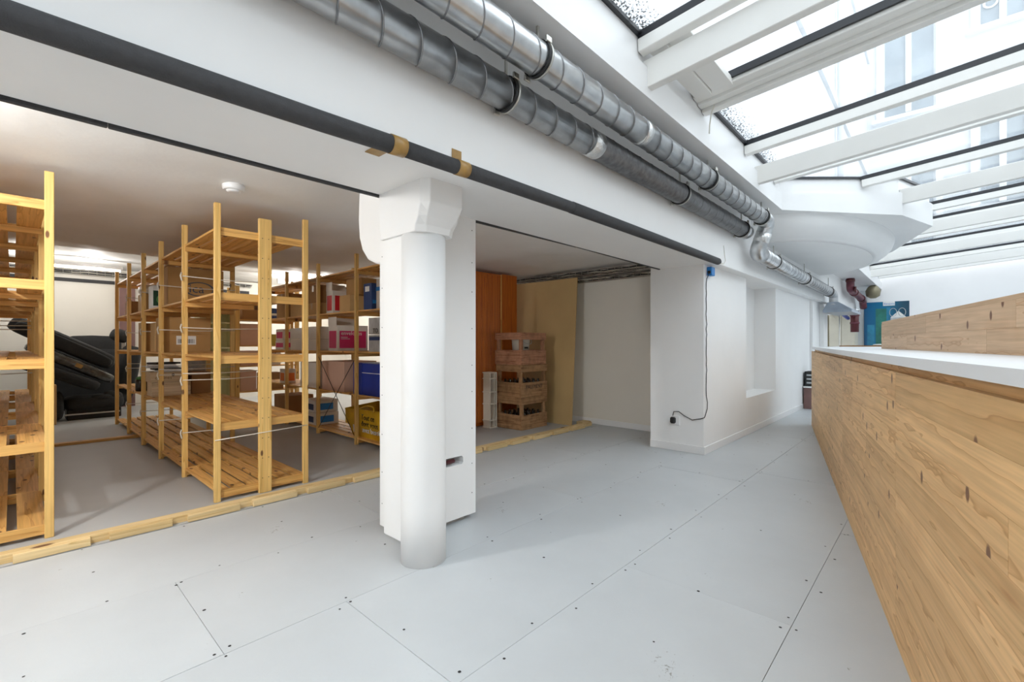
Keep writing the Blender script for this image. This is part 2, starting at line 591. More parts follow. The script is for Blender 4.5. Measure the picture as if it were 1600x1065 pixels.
def pillow(name, c, half, mat, parent=None, rot=None, e=0.35, n=20):
    """soft slab: superellipsoid with half sizes"""
    v, f = [], []

    def sp(t, ex):
        return math.copysign(abs(t) ** ex, t)
    m = n // 2
    for i in range(m + 1):
        th = -math.pi / 2 + math.pi * i / m
        for k in range(n):
            ph = 2 * math.pi * k / n
            v.append((half[0] * sp(math.cos(th), e) * sp(math.cos(ph), e),
                      half[1] * sp(math.cos(th), e) * sp(math.sin(ph), e),
                      half[2] * sp(math.sin(th), e)))
    for i in range(m):
        for k in range(n):
            k2 = (k + 1) % n
            f.append((i * n + k, i * n + k2, (i + 1) * n + k2, (i + 1) * n + k))
    mw = Matrix.Translation(Vector(c)) @ (rot.to_4x4() if rot else Matrix.Identity(4))
    return mesh_obj(name, v, f, mat, parent, True, mw)


def text(body, size, loc, right, up, mat, parent, name='lettering', ext=0.0006):
    cu = bpy.data.curves.new('t', 'FONT')
    cu.body = body
    cu.size = size
    cu.extrude = ext
    cu.resolution_u = 2
    to = bpy.data.objects.new('t', cu)
    col.objects.link(to)
    dg = bpy.context.evaluated_depsgraph_get()
    me = bpy.data.meshes.new_from_object(to.evaluated_get(dg))
    bpy.data.objects.remove(to)
    bpy.data.curves.remove(cu)
    me.materials.clear()
    me.materials.append(M[mat])
    r, u = Vector(right).normalized(), Vector(up).normalized()
    z = r.cross(u)
    mw = Matrix.Translation(Vector(loc)) @ Matrix((r, u, z)).transposed().to_4x4()
    return link(name, me, None, parent, mw)


def ring(name, c, r, rr, axis, mat, parent, n=28):
    pts = []
    a, b = {'x': ((0, 1, 0), (0, 0, 1)), 'y': ((1, 0, 0), (0, 0, 1)), 'z': ((1, 0, 0), (0, 1, 0))}[axis]
    a, b, c = Vector(a), Vector(b), Vector(c)
    for k in range(n + 1):
        t = 2 * math.pi * k / n
        pts.append(c + a * r * math.cos(t) + b * r * math.sin(t))
    return tube(name, pts, rr, mat, parent, 8, False)


def struct(o):
    o['kind'] = 'structure'
    return o


# ================================================================ THE SETTING
ZS = 2.78           # soffit above the ducts
ZB = 2.05           # underside of the beam
YB0, YB1 = 1.75, 2.36   # beam faces
YW = 1.87           # right-hand wall plane
SKX, SKZ = 0.0, 0.082   # skylight: plan skew and rise per metre towards -Y
SIDE = [(-3.2, 1.38), (6.2, 1.38), (7.46, 0.35), (8.44, 0.08), (10.33, 0.61), (11.8, 1.28), (18.5, 1.28)]


def edge_y(x):
    for (x0, y0), (x1, y1) in zip(SIDE, SIDE[1:]):
        if x0 <= x <= x1:
            return y0 + (y1 - y0) * (x - x0) / (x1 - x0)
    return SIDE[0][1] if x < SIDE[0][0] else SIDE[-1][1]


def end_x(y):
    return 17.5


# ---- floor
fl = struct(box('floor', (-3.4, -3.8, -0.12), (19.0, 3.70, -0.012), 'floor2'))
seams = {
    (2.82, 3.68): [-3.2, -0.70, 1.75, 4.20, 6.6, 9.0],
    (2.03, 2.82): [-3.2, -1.90, 0.555, 2.99, 5.40, 7.8, 10.2, 12.6],
    (1.25, 2.03): [-3.2, -1.40, 1.055, 4.30, 6.70, 9.2, 11.6, 14.0],
    (0.465, 1.25): [-3.2, -0.20, 2.25, 4.70, 7.10, 9.5, 12.0, 14.5],
    (-0.32, 0.465): [-3.2, -1.10, 1.35, 3.55, 6.2, 8.7, 11.1, 13.5],
    (-1.10, -0.32): [-3.2, 0.3, 2.7, 5.1, 7.5, 10, 12.5],
    (-2.40, -1.10): [-3.2, 0.8, 3.3, 5.7, 8.1, 10.5, 13],
    (-3.6, -2.40): [-3.2, 0.2, 2.7, 5.1, 7.5, 10, 12.5],
}
screw_v, screw_f = [], []
for (y0, y1), xs in seams.items():
    xs = xs + [18.4]
    for x0, x1 in zip(xs, xs[1:]):
        dz = random.uniform(-0.0006, 0.0006)
        box('floor_panel', (x0 + 0.001, y0 + 0.001, -0.012), (x1 - 0.001, y1 - 0.001, dz), 'floor', fl, bev=0.0007)
        nx = max(2, int((x1 - x0) / 0.42))
        for i in range(nx + 1):
            for j in range(3):
                if j == 1 and i % 2:
                    continue
                cx = x0 + 0.03 + (x1 - x0 - 0.06) * i / nx + random.uniform(-.03, .03)
                cy = y0 + 0.03 + (y1 - y0 - 0.06) * j / 2 + random.uniform(-.012, .012)
                if not (-0.2 < cx < 9):
                    continue
                b0 = len(screw_v)
                r = random.uniform(0.005, 0.008)
                for q in range(6):
                    a = q * math.pi / 3
                    screw_v.append((cx + r * math.cos(a), cy + r * math.sin(a), 0.0012))
                screw_f.append(tuple(range(b0, b0 + 6)))
sf = mesh_obj('screw_heads', screw_v, screw_f, 'ink', fl)
sf['kind'] = 'stuff'
struct(box('floor_storeroom', (-3.4, 3.70, -0.12), (6.1, 11.8, 0.0), 'floor2'))

# ---- main wall along the room, with a tall niche, and the pier at its near end
NX0, NX1, NZ0, NZ1, ND = 6.53, 8.00, 0.48, 2.08, 0.30
wall = struct(box('wall_back', (5.05, YW, 0), (NX0, 2.48, ZS), 'white'))
box('wall_section', (NX1, YW, 0), (11.95, 2.48, ZS), 'white', wall)
box('wall_section', (NX0, YW, 0), (NX1, 2.48, NZ0), 'white', wall)
box('wall_section', (NX0, YW, NZ1), (NX1, 2.48, ZS), 'white', wall)
box('niche_back', (NX0, YW + ND, NZ0), (NX1, 2.48, NZ1), 'white', wall)
bb = struct(box('baseboard_back', (5.035, YW - 0.014, 0), (11.95, YW, 0.085), 'gloss', None, 0.003))
box('baseboard_return', (5.036, YW, 0), (5.05, 2.48, 0.085), 'gloss', bb, 0.003)
# wide flat pilaster strip and door jamb further along
pl = struct(box('trim_1', (10.55, YW - 0.05, 0.0), (10.70, YW, 2.02), 'white', None, 0.004))
struct(box('trim_2', (11.5, YW - 0.08, 0.0), (11.96, YW, 2.02), 'white', None, 0.004))

# ---- end wall of the room and the house front rising over it
fv = []
for y in (3.6, -3.8):
    for dx in (0, 0.4):
        for z in (0, 16):
            fv.append((end_x(y) + dx, y, z))
fac = struct(mesh_obj('wall_end', fv, [(0, 1, 5, 4), (2, 6, 7, 3), (0, 4, 6, 2), (1, 3, 7, 5), (0, 2, 3, 1), (4, 5, 7, 6)], 'ext'))
mesh_obj('inner_lining', [(x_, y_, z_) for x_ in (17.47, 17.499) for y_, z_ in ((1.62, 0), (1.62, 3.13), (-3.6, 3.54), (-3.6, 0))], [(0, 1, 2, 3), (7, 6, 5, 4), (0, 4, 5, 1), (1, 5, 6, 2), (2, 6, 7, 3), (3, 7, 4, 0)], 'inend', fac)
struct(box('wall_right', (-3.4, -3.8, 0), (19.0, -3.6, 3.56), 'white'))
# wall behind the photographer
wl = struct(box('wall_left', (-3.4, -3.6, 0), (-3.2, 11.8, 3.6), 'white'))
# storeroom walls
struct(box('wall_storeroom_side', (5.9, 2.48, 0), (6.1, 11.6, 2.9), 'cream'))
struct(box('wall_storeroom_far', (-3.2, 11.4, 0), (6.1, 11.8, 2.9), 'cream'))
struct(box('baseboard_storeroom', (5.886, 2.48, 0), (5.90, 4.25, 0.08), 'gloss', None, 0.003))
# passage beyond the end of the main wall
struct(box('wall_passage', (11.95, 3.3, 0), (17.6, 3.5, ZS), 'white'))
struct(box('wall_passage_head', (12.0, 1.80, 2.10), (17.55, 2.48, ZS), 'white'))

# ---- storeroom ceiling: uneven plaster, rising towards the far wall
gx, gy = 90, 90
cv, cf = [], []
from mathutils import noise as mn


def ceil_z(x, y):
    rise = 0.0
    if y > 7.0:
        t = min(1, (y - 7.0) / 2.6)
        rise = 0.27 * t * t * (3 - 2 * t)
    e = min(1.0, max(0.0, (y - 2.5) / 1.0))
    return 2.31 + rise + 0.030 * e * mn.noise(Vector((x * 0.8, y * 0.8, 3.3))) + 0.012 * e * mn.noise(Vector((x * 2.7, y * 2.7, 9.1)))


for j in range(gy + 1):
    for i in range(gx + 1):
        x = -3.25 + 9.3 * i / gx
        y = 2.36 + 9.1 * j / gy
        cv.append((x, y, ceil_z(x, y)))
for j in range(gy):
    for i in range(gx):
        q = j * (gx + 1) + i
        cf.append((q, q + gx + 1, q + gx + 2, q + 1))
cs = struct(mesh_obj('ceiling', cv, cf, 'ceil', None, True))
struct(box('ceiling_slab', (-3.3, 2.36, 2.86), (6.1, 11.8, 3.0), 'ceil'))

# ---- beam over the opening
beam = struct(box('ceiling_beam', (-3.25, YB0, ZB), (12.0, YB1, ZS + 0.02), 'white', None, 0.004))

# ---- soffit with its faceted bay, fascia and upper curb
soff_poly = SIDE + [(18.5, 2.6), (-3.2, 2.6)]


def roof_prism(name, poly, z0, dz, mat, parent=None, flat=None):
    """prism whose top follows the skylight pitch; z0 None = bottom on the pitch too, 'flat' below it"""
    n_ = len(poly)
    tz = [ZS + dz + SKZ * (1.4 - min(y, 1.5)) for x, y in poly]
    bz = [z0 if flat is None else t_ - flat for t_ in tz]
    v_ = [(x, y, z) for (x, y), z in zip(poly, bz)] + [(x, y, z) for (x, y), z in zip(poly, tz)]
    f_ = [tuple(range(n_ - 1, -1, -1)), tuple(range(n_, 2 * n_))] + [(i, (i + 1) % n_, n_ + (i + 1) % n_, n_ + i) for i in range(n_)]
    return mesh_obj(name, v_, f_, mat, parent)


so = struct(roof_prism('ceiling_soffit', soff_poly, ZS, 0.19, 'gloss'))


def inset(poly, d):
    return [(x, y + d) for x, y in poly]


roof_prism('curb', inset(SIDE, 0.035) + [(18.5, 2.6), (-3.2, 2.6)], ZS + 0.1, 0.385, 'gloss', so)
roof_prism('curb_bead', inset(SIDE, 0.012) + [(18.5, 2.6), (-3.2, 2.6)], None, 0.205, 'gloss', so, 0.02)
# the house wall standing on it, seen through the glass
hw = struct(box('wall_courtyard', (-3.2, 1.62, ZS + 0.38), (17.6, 2.6, 16.0), 'ext'))
box('cornice', (-3.2, 1.56, 6.1), (17.5, 1.62, 6.25), 'ext', hw)
box('cornice', (-3.2, 1.57, 9.6), (17.5, 1.62, 9.72), 'ext', hw)
# rounded corbel under the bay
EX, EY, n = 8.8, 1.75, 56
prof = [(1.0, 2.80), (0.997, 2.745), (0.982, 2.69), (0.952, 2.635), (0.905, 2.585), (0.85, 2.55), (0.79, 2.53)]
v, f = [], []
for s, z in prof:
    for k in range(n + 1):
        a = math.pi + math.pi * k / n
        v.append((EX + 2.50 * s * math.cos(a), EY + 1.25 * s * math.sin(a), z))
for i in range(len(prof) - 1):
    for k in range(n):
        q = i * (n + 1) + k
        f.append((q, q + n + 1, q + n + 2, q + 1))
f.append(tuple((len(prof) - 1) * (n + 1) + k for k in range(n + 1)))
cor = struct(mesh_obj('ceiling_corbel', v, f, 'white'))
for p in cor.data.polygons:
    p.use_smooth = len(p.vertices) == 4

# ---- skylight
sky = struct(link('window_1', None, None, None, Matrix.Translation((5.0, 1.38, ZS))))
YE = -3.6


def roof_line(x0, dz, ystart=None):
    """x0 = crossing of the line y=1.4; returns start and end on the pitched plane, dz above the soffit"""
    y = 1.4
    for _ in range(12):
        x = x0 + SKX * (1.4 - y)
        y = edge_y(x) if ystart is None else ystart
    x = x0 + SKX * (1.4 - y)
    xe = x0 + SKX * (1.4 - YE)
    return (Vector((x, y + 0.03, ZS + dz + SKZ * (1.4 - y - 0.03))), Vector((xe, YE, ZS + dz + SKZ * (1.4 - YE))))


RAFT = [-2.08, 0.36, 2.80, 5.235, 7.50, 9.85, 12.2, 14.6]
BARS = [-2.67, -1.59, -0.51, 0.57, 1.65, 2.73, 3.80, 4.90, 5.98, 7.06, 8.14, 9.22, 10.3, 11.4, 12.5, 13.6, 14.7, 15.8, 16.9]
for x0 in RAFT:
    a, b = roof_line(x0, 0.06 + 0.09)
    bar('rafter', a, b, 0.065, 0.18, 'rafter', sky, 0.004)
for i, x0 in enumerate(BARS):
    a, b = roof_line(x0, 0.307)
    bar('glazing_bar', a, b, 0.075, 0.085, 'rafter', sky, 0.004)
    a2, b2 = roof_line(x0 - 0.012, 0.373)
    bar('gasket', a2, b2, 0.05, 0.046, 'gasket', sky)
# opening vent sash between two bars: eaves board, side boards, pull cord
dzv = Vector((0, 0, 0))
for dx, dz, wd, ht in ((-0.085, 0.315, 0.075, 0.05), (-0.175, 0.335, 0.09, 0.05), (-0.235, 0.36, 0.02, 0.05)):
    a, b = roof_line(3.80 + dx, dz)
    bar('vent_sash' if wd > 0.03 else 'gasket', a, b, wd, ht, 'rafter' if wd > 0.03 else 'gasket', sky, 0.004 if wd > 0.03 else 0)
box('vent_sash', (2.775, 1.27, 3.085), (3.60, 1.39, 3.125), 'rafter', sky, 0.003)
box('vent_sash', (2.775, 1.12, 3.10), (3.60, 1.265, 3.15), 'rafter', sky, 0.003)
cord = tube('pull_cord', [(3.74, 1.30, 3.07), (3.755, 1.33, 3.02), (3.76, 1.345, 2.93), (3.75, 1.345, 2.86)], 0.005, 'string', sky, 6)
for x0, x1 in zip(BARS, BARS[1:]):
    a, b = roof_line(x0 + 0.02, 0.392)
    c, d = roof_line(x1 - 0.02, 0.392)
    # follow the bay's corner when a pane spans one
    mids = [(x, y) for x, y in SIDE if a.x + 0.05 < x < c.x - 0.05]
    ring_ = [a] + [Vector((x, y + 0.03, ZS + 0.392 + SKZ * (1.4 - y))) for x, y in mids] + [c, d, b]
    t = Vector((0, 0, 0.008))
    nn = len(ring_)
    vv = ring_ + [p + t for p in ring_]
    ff = [tuple(range(nn - 1, -1, -1)), tuple(range(nn, 2 * nn))] + [(i, (i + 1) % nn, nn + (i + 1) % nn, nn + i) for i in range(nn)]
    mesh_obj('pane', vv, ff, 'glass', sky)
    # eaves gasket
    chain = [a] + ring_[1:1 + len(mids)] + [c]
    off = Vector((0, 0.0, -0.012))
    for p, q in zip(chain, chain[1:]):
        bar('gasket', p + off, q + off, 0.05, 0.024, 'gasket', sky)
# ridge-side plate on the right wall
bar('wall_plate', (-3.2, -3.58, 3.42), (18.3, -3.58, 3.42), 0.08, 0.18, 'rafter', sky)


# ---- windows of the house front
def fwindow(k, y0, y1, z0, z1, mull):
    x = end_x((y0 + y1) / 2)
    ang = -math.atan(SKX)
    wn_ = struct(link('window_%d' % k, None, None, None, Matrix.Translation((x, (y0 + y1) / 2, z0))))

    def P(y, z, o):
        return Vector((end_x(y) - o, y, z))
    th = 0.09
    bar('window_frame', P(y0 - th, z0 - th, .02), P(y0 - th, z1 + th, .02), th * 1.6, 0.12, 'gloss', wn_, up=(1, 0, 0))
    bar('window_frame', P(y1 + th, z0 - th, .02), P(y1 + th, z1 + th, .02), th * 1.6, 0.12, 'gloss', wn_, up=(1, 0, 0))
    bar('window_frame', P(y0 - th, z1 + th, .02), P(y1 + th, z1 + th, .02), 0.12, th * 1.6, 'gloss', wn_)
    bar('window_sill', P(y0 - .25, z0 - th - .05, .08), P(y1 + .25, z0 - th - .05, .08), 0.26, 0.10, 'gloss', wn_)
    for i in range(mull + 1):
        a = y0 + (y1 - y0) * i / (mull + 1)
        b = y0 + (y1 - y0) * (i + 1) / (mull + 1)
        m_ = [P(a + .03, z0, .01), P(b - .03, z0, .01), P(b - .03, z1, .01), P(a + .03, z1, .01)]
        mb = [q + Vector((0.02, 0, 0)) for q in m_]
        mesh_obj('pane', m_ + mb, [(0, 1, 2, 3), (7, 6, 5, 4), (0, 4, 5, 1), (1, 5, 6, 2), (2, 6, 7, 3), (3, 7, 4, 0)], 'winglass', wn_)
        if i:
            bar('mullion', P(a, z0, .03), P(a, z1, .03), 0.13, 0.08, 'gloss', wn_, up=(1, 0, 0))
    return wn_


fwindow(2, 0.12, 1.24, 7.85, 10.35, 1)
fwindow(3, -2.05, -0.75, 9.65, 12.4, 2)
fwindow(4, -2.05, -0.75, 4.9, 7.1, 2)
fwindow(5, 0.12, 1.24, 3.9, 6.0, 1)
em = fwindow(6, -4.2, -2.9, 9.65, 12.4, 2)
bpy.data.objects.remove(em.children[0]) if False else None
# white round badge on the upper pane
bd = ring('vent_disc', (end_x(-0.95) - 0.035, -0.96, 10.15), 0.125, 0.025, 'x', 'paper', None, 24)
bd.data.transform(Matrix.Identity(4))
dp = tube('drainpipe', [(11.7, 1.53, 3.1), (11.7, 1.53, 15.5)], 0.055, 'ext', hw, 12)

# ================================================================ PIPES AND DUCTS
def helix(name, x0, x1, y, z, r, pitch, rr, mat, parent):
    turns = (x1 - x0) / pitch
    nseg = int(turns * 22)
    pts = []
    for i in range(nseg + 1):
        t = i / nseg
        a = 2 * math.pi * turns * t
        pts.append((x0 + (x1 - x0) * t, y + r * math.cos(a), z + r * math.sin(a)))
    return tube(name, pts, rr, mat, parent, 5, False)


DR = 0.080
YU, ZU = 1.475, 2.615     # upper duct axis
YL, ZL = 1.655, 2.490     # lower duct axis
du = thing('ventilation_duct', (0, YU, ZU - DR), 'bright galvanised spiral duct nearest the skylight, ending in an elbow', 'duct')
tube('duct_pipe', [(-3.2, YU, ZU), (5.78, YU, ZU)], DR, 'galv', du, 32)
helix('seam', -3.2, 5.76, YU, ZU, DR + 0.0005, 0.185, 0.0040, 'seam', du)
el = bend([(5.76, YU, ZU), (5.98, YU, ZU), (5.98, 1.60, 2.27), (6.20, 1.60, 2.27)], 0.17, 9)
tube('elbow', el, [DR * (0.98 + 0.14 * k / (len(el) - 1)) for k in range(len(el))], 'galv', du, 28)
tube('tape_band', [(5.98, 1.518, 2.49), (5.98, 1.556, 2.39)], DR * 1.10, 'alutape', du, 28)
tube('tape_band', [(2.83, YU, ZU), (2.90, YU, ZU)], DR * 1.035, 'alutape', du, 32)
tube('duct_pipe', [(6.20, 1.60, 2.27), (11.1, 1.60, 2.20)], DR * 1.10, 'galv', du, 28)
hx = []
for i in range(27 * 20 + 1):
    t = i / (27 * 20)
    a = 2 * math.pi * 27 * t
    hx.append((6.22 + 4.86 * t, 1.60 + DR * 1.105 * math.cos(a), 2.27 - 0.07 * t + DR * 1.105 * math.sin(a)))
tube('seam', hx, 0.0040, 'seam', du, 5, False)
tube('elbow', bend([(11.05, 1.60, 2.20), (11.35, 1.60, 2.195), (11.35, 1.60, 1.98)], 0.16, 8), DR * 1.0, 'galv', du, 24)


def clamp(x, y, z, r, parent, top):
    c = tube('clamp', [(x - 0.013, y, z), (x + 0.013, y, z)], r + 0.008, 'rubber', parent, 32)
    tube('clamp_band', [(x + 0.006, y, z), (x + 0.020, y, z)], r + 0.011, 'steel', c, 32)
    bar('hanger', (x, y, z + r), (x, y, top), 0.012, 0.012, 'steel', c, up=(1, 0, 0))
    for s in (-1, 1):
        bar('bolt', (x - 0.02, y + s * (r + 0.018) * 0.71, z - s * (r + 0.018) * 0.71), (x + 0.02, y + s * (r + 0.018) * 0.71, z - s * (r + 0.018) * 0.71), 0.014, 0.03, 'steel', c, 0.003)
    return c


for x in (-0.6, 1.78, 4.08, 5.70):
    clamp(x, YU, ZU, DR, du, ZS)
for x in (6.75, 8.6, 10.75):
    t = (x - 6.2) / 4.9
    clamp(x, 1.60, 2.27 - 0.07 * t, DR * 1.10, du, 2.47)

dl = thing('ventilation_duct', (0, YL, ZL - DR), 'spiral duct against the white beam with a dark grey sleeve on its far half', 'duct')
tube('duct_pipe', [(-3.2, YL, ZL), (2.60, YL, ZL)], DR, 'galv', dl, 32)
helix('seam', -3.2, 2.50, YL, ZL, DR + 0.0005, 0.185, 0.0040, 'seam', dl)
tube('dark_sleeve', [(2.58, YL, ZL), (5.66, YL, ZL)], DR * 1.03, 'galv_d', dl, 32)
helix('seam', 2.66, 5.64, YL, ZL, DR * 1.03, 0.185, 0.0022, 'galv_d', dl)
tube('duct_cap', [(5.66, YL, ZL), (5.80, YL, ZL)], DR * 0.98, 'galv', dl, 32)
tube('tape_band', [(2.49, YL, ZL), (2.60, YL, ZL)], DR * 1.045, 'alutape', dl, 32)
for x in (-0.6, 1.74, 3.92, 5.60):
    clamp(x, YL, ZL, DR * 1.03 if x > 2.6 else DR, dl, ZS)

# insulated pipe along the beam's lower edge, slightly sagging between lengths
pp = [(-3.2, 1.712, 2.005), (-0.02, 1.712, 2.018), (0.8, 1.712, 2.036), (1.14, 1.712, 2.046), (2.4, 1.712, 2.058), (3.6, 1.712, 2.058), (5.06, 1.712, 2.056)]
ip = thing('insulated_pipe', (0, 1.712, 1.98), 'thick dark grey foam-lagged pipe along the lower edge of the white beam', 'pipe')
tube('foam_lagging', pp[:4], 0.038, 'foam', ip, 24)
tube('foam_lagging', [(1.14, 1.712, 2.046), (2.4, 1.712, 2.058), (2.42, 1.712, 2.0585)], 0.035, 'foam', ip, 24)
tube('foam_lagging', [(2.40, 1.712, 2.058), (3.6, 1.712, 2.058), (5.02, 1.712, 2.056), (5.06, 1.712, 2.056)], [0.037, 0.037, 0.035, 0.024], 'foam', ip, 24)
tube('tape_wrap', [(1.085, 1.712, 2.045), (1.155, 1.712, 2.047)], 0.0405, 'tape', ip, 24)
box('tape_tail', (1.06, 1.750, 2.0455), (1.13, 1.87, 2.049), 'tape', ip)
tube('tape_wrap', [(1.45, 1.712, 2.0495), (1.52, 1.712, 2.0505)], 0.0375, 'tape', ip, 24)
box('tape_tail', (1.455, 1.746, 2.05), (1.515, 1.749, 2.15), 'tape', ip)

# thin flat lagging strip on the rear edge of the beam (two lengths, either side of the pier)
s1 = thing('lagging_strip', (0, 2.365, 2.03), 'thin dark grey strip on the rear edge of the beam above the shelving', 'strip')
bar('strip_length', (-3.2, 2.372, 2.045), (0.25, 2.372, 2.050), 0.022, 0.03, 'foam', s1, 0.003)
bar('strip_length', (0.252, 2.372, 2.049), (1.58, 2.372, 2.052), 0.022, 0.028, 'foam', s1, 0.003)
s2 = thing('lagging_strip', (3.5, 2.365, 2.03), 'thin dark grey strip on the beam between the boxed pier and the white wall', 'strip')
bar('strip_length', (2.17, 2.372, 2.052), (3.4, 2.372, 2.062), 0.022, 0.026, 'foam', s2, 0.003)
bar('strip_length', (3.4, 2.372, 2.061), (5.052, 2.372, 2.052), 0.022, 0.020, 'foam', s2, 0.003)

# ================================================================ COLUMN AND BOXED PIER
clm = struct(link('wall_column', None, None, None, Matrix.Translation((1.557, 2.115, 0))))
lathe('column_shaft', [(0.124, 0.0), (0.125, 0.3), (0.122, 0.9), (0.121, 1.82)], (1.557, 2.115, 0), 'white', clm, 40)
cxm = 1.562
lv = [(2.052, 1.918, 0.107, 0.136, 1.97), (1.93, 1.918, 0.107, 0.136, 1.97), (1.885, 1.945, 0.100, 0.134, 1.985),
      (1.865, 1.955, 0.098, 0.133, 1.99), (1.825, 1.985, 0.080, 0.129, 2.02), (1.79, 1.992, 0.075, 0.127, 2.03)]
v, f = [], []
for (z, yf, hf_, hs, yc) in lv:
    v += [(cxm - hf_, yf, z), (cxm + hf_, yf, z), (cxm + hs, yc, z), (cxm + hs, 2.36, z), (cxm - hs, 2.36, z), (cxm - hs, yc, z)]
nl = len(lv)
f = [(0, 1, 2, 3, 4, 5)[::1], tuple(6 * (nl - 1) + k for k in (5, 4, 3, 2, 1, 0))]
f += [(6 * r + i, 6 * r + 6 + i, 6 * r + 6 + (i + 1) % 6, 6 * r + (i + 1) % 6) for r in range(nl - 1) for i in range(6)]
cap = mesh_obj('capital', v, f, 'white', clm)
bvm = cap.modifiers.new('bevel', 'BEVEL')
bvm.width = 0.004
bvm.segments = 2
box('shaft_rib', (1.452, 2.10, 0.10), (1.662, 2.36, 1.90), 'white', clm, 0.01)
pier = struct(link('wall_pier', None, None, None, Matrix.Translation((1.89, 2.5, 0))))
casing = box('pier_casing', (1.60, 2.352, 0.035), (2.172, 2.64, 2.33), 'white', pier, 0.003)
cut = box('slot_cutter', (1.70, 2.30, 0.392), (2.055, 2.56, 0.448), 'white', None, 0.012)
bo = casing.modifiers.new('slot', 'BOOLEAN')
bo.operation = 'DIFFERENCE'
bo.object = cut
bo.solver = 'EXACT'
bpy.context.view_layer.update()
me = bpy.data.meshes.new_from_object(casing.evaluated_get(bpy.context.evaluated_depsgraph_get()))
casing.modifiers.clear()
casing.data = me
bpy.data.objects.remove(cut)
box('pier_core', (1.68, 2.40, 0.0), (2.10, 2.62, 0.05), 'floor2', pier)
tube('pipe_stub', [(1.69, 2.372, 0.408), (1.99, 2.372, 0.420)], 0.014, 'pipe_red', pier, 10)
# screws of the casing
v, f = [], []
for z in [0.18, 0.38, 0.62, 0.87, 1.05, 1.3, 1.55, 1.75, 1.97]:
    for (x, y, ax) in ((1.5992, 2.61, 'x'), (2.135, 2.3512, 'y')):
        b0 = len(v)
        for q in range(6):
            a = q * math.pi / 3
            if ax == 'x':
                v.append((x, y + 0.004 * math.cos(a), z + 0.004 * math.sin(a)))
            else:
                v.append((x + 0.004 * math.cos(a), y, z + 0.004 * math.sin(a)))
        f.append(tuple(range(b0, b0 + 6)))
mesh_obj('screw_heads', v, f, 'ink', pier)['kind'] = 'stuff'
# rounded rear bracket above the pier
rp = [(2.62, 2.34), (2.90, 2.34), (2.945, 2.22), (2.955, 2.05), (2.94, 1.92), (2.90, 1.83), (2.83, 1.76), (2.74, 1.725), (2.62, 1.70)]
rb = extrude_profile('rear_bracket', rp, 'x', 1.62, 2.12, 'white', pier)
bvm = rb.modifiers.new('bevel', 'BEVEL')
bvm.width = 0.02
bvm.segments = 3

# ================================================================ TIMBER EDGE OF THE BOARDED FLOOR
te = thing('floor_edge_timber', (1.0, 3.74, 0), 'long pale sawn timber with notched blocks along the floor edge', 'timber')
bar('rail', (-1.6, 3.775, 0.024), (5.75, 3.775, 0.024), 0.075, 0.048, 'timber', te, 0.002)
x = -1.6
while x < 5.6:
    bar('block', (x, 3.717, 0.023), (x + 0.315, 3.717, 0.023), 0.042, 0.046, 'timber', te, 0.002)
    bar('notch_face', (x + 0.315, 3.7365, 0.021), (x + 0.40, 3.7365, 0.021), 0.004, 0.040, 'timber', te)
    x += 0.40
fs = tag(bar('floor_batten', (-0.6, 7.63, 0.014), (1.35, 7.53, 0.014), 0.10, 0.028, 'pine', None, 0.002),
         'low orange wooden batten lying across the storeroom floor between the shelves', 'batten')

# ================================================================ SHELVING
LEV = [0.045, 0.555, 1.065, 1.55, 2.045]


def shelving(name, label, x0, x1, ys, nsl, levels, posts_x, ph=2.26, skip=(), wide=None, gap=0.76):
    t = thing(name, ((x0 + x1) / 2, ys[0], 0), label, 'shelf', 'pine storage shelving in the storeroom')
    for y in ys:
        for px in posts_x:
            bar('post', (px, y, 0), (px, y, ph), 0.043, 0.033, 'post', t, 0.003, up=(0, 1, 0))
        for rz in (0.30, 1.30, 1.80):
            bar('rung', (x0 + 0.02, y, rz), (x1 - 0.02, y, rz), 0.012, 0.03, 'pine', t) if False else None
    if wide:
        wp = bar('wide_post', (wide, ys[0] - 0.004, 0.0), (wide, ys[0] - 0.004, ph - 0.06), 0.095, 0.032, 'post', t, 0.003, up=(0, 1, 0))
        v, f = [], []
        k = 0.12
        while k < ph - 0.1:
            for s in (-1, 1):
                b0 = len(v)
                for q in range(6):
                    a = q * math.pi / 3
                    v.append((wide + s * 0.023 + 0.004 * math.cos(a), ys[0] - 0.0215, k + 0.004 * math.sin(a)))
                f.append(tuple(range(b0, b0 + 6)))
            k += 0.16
        mesh_obj('peg_hole_shade', v, f, 'ink', wp)['kind'] = 'stuff'  # flat black discs on the post face paint the shade inside the drilled holes
    for b_, (ya, yb) in enumerate(zip(ys, ys[1:])):
        for l_, z in enumerate(levels):
            if (b_, l_) in skip:
                continue
            # shelf = end rails, slats lie on them
            sh = bar('shelf_rail', (x0 + 0.018, ya + 0.012, z + 0.008), (x1 - 0.018, ya + 0.012, z + 0.008), 0.022, 0.060, 'pine', t, 0.002)
            bar('shelf_rail', (x0 + 0.018, yb - 0.03, z - 0.002), (x1 - 0.018, yb - 0.03, z - 0.002), 0.022, 0.042, 'pine', sh, 0.002)
            ww = (x1 - x0 - 0.012) / nsl
            for s in range(nsl):
                cx = x0 + 0.006 + ww * (s + 0.5)
                bar('slat', (cx, ya + 0.024, z + 0.029), (cx, yb - 0.004, z + 0.029), ww * gap, 0.017, 'pine', sh)
    return t


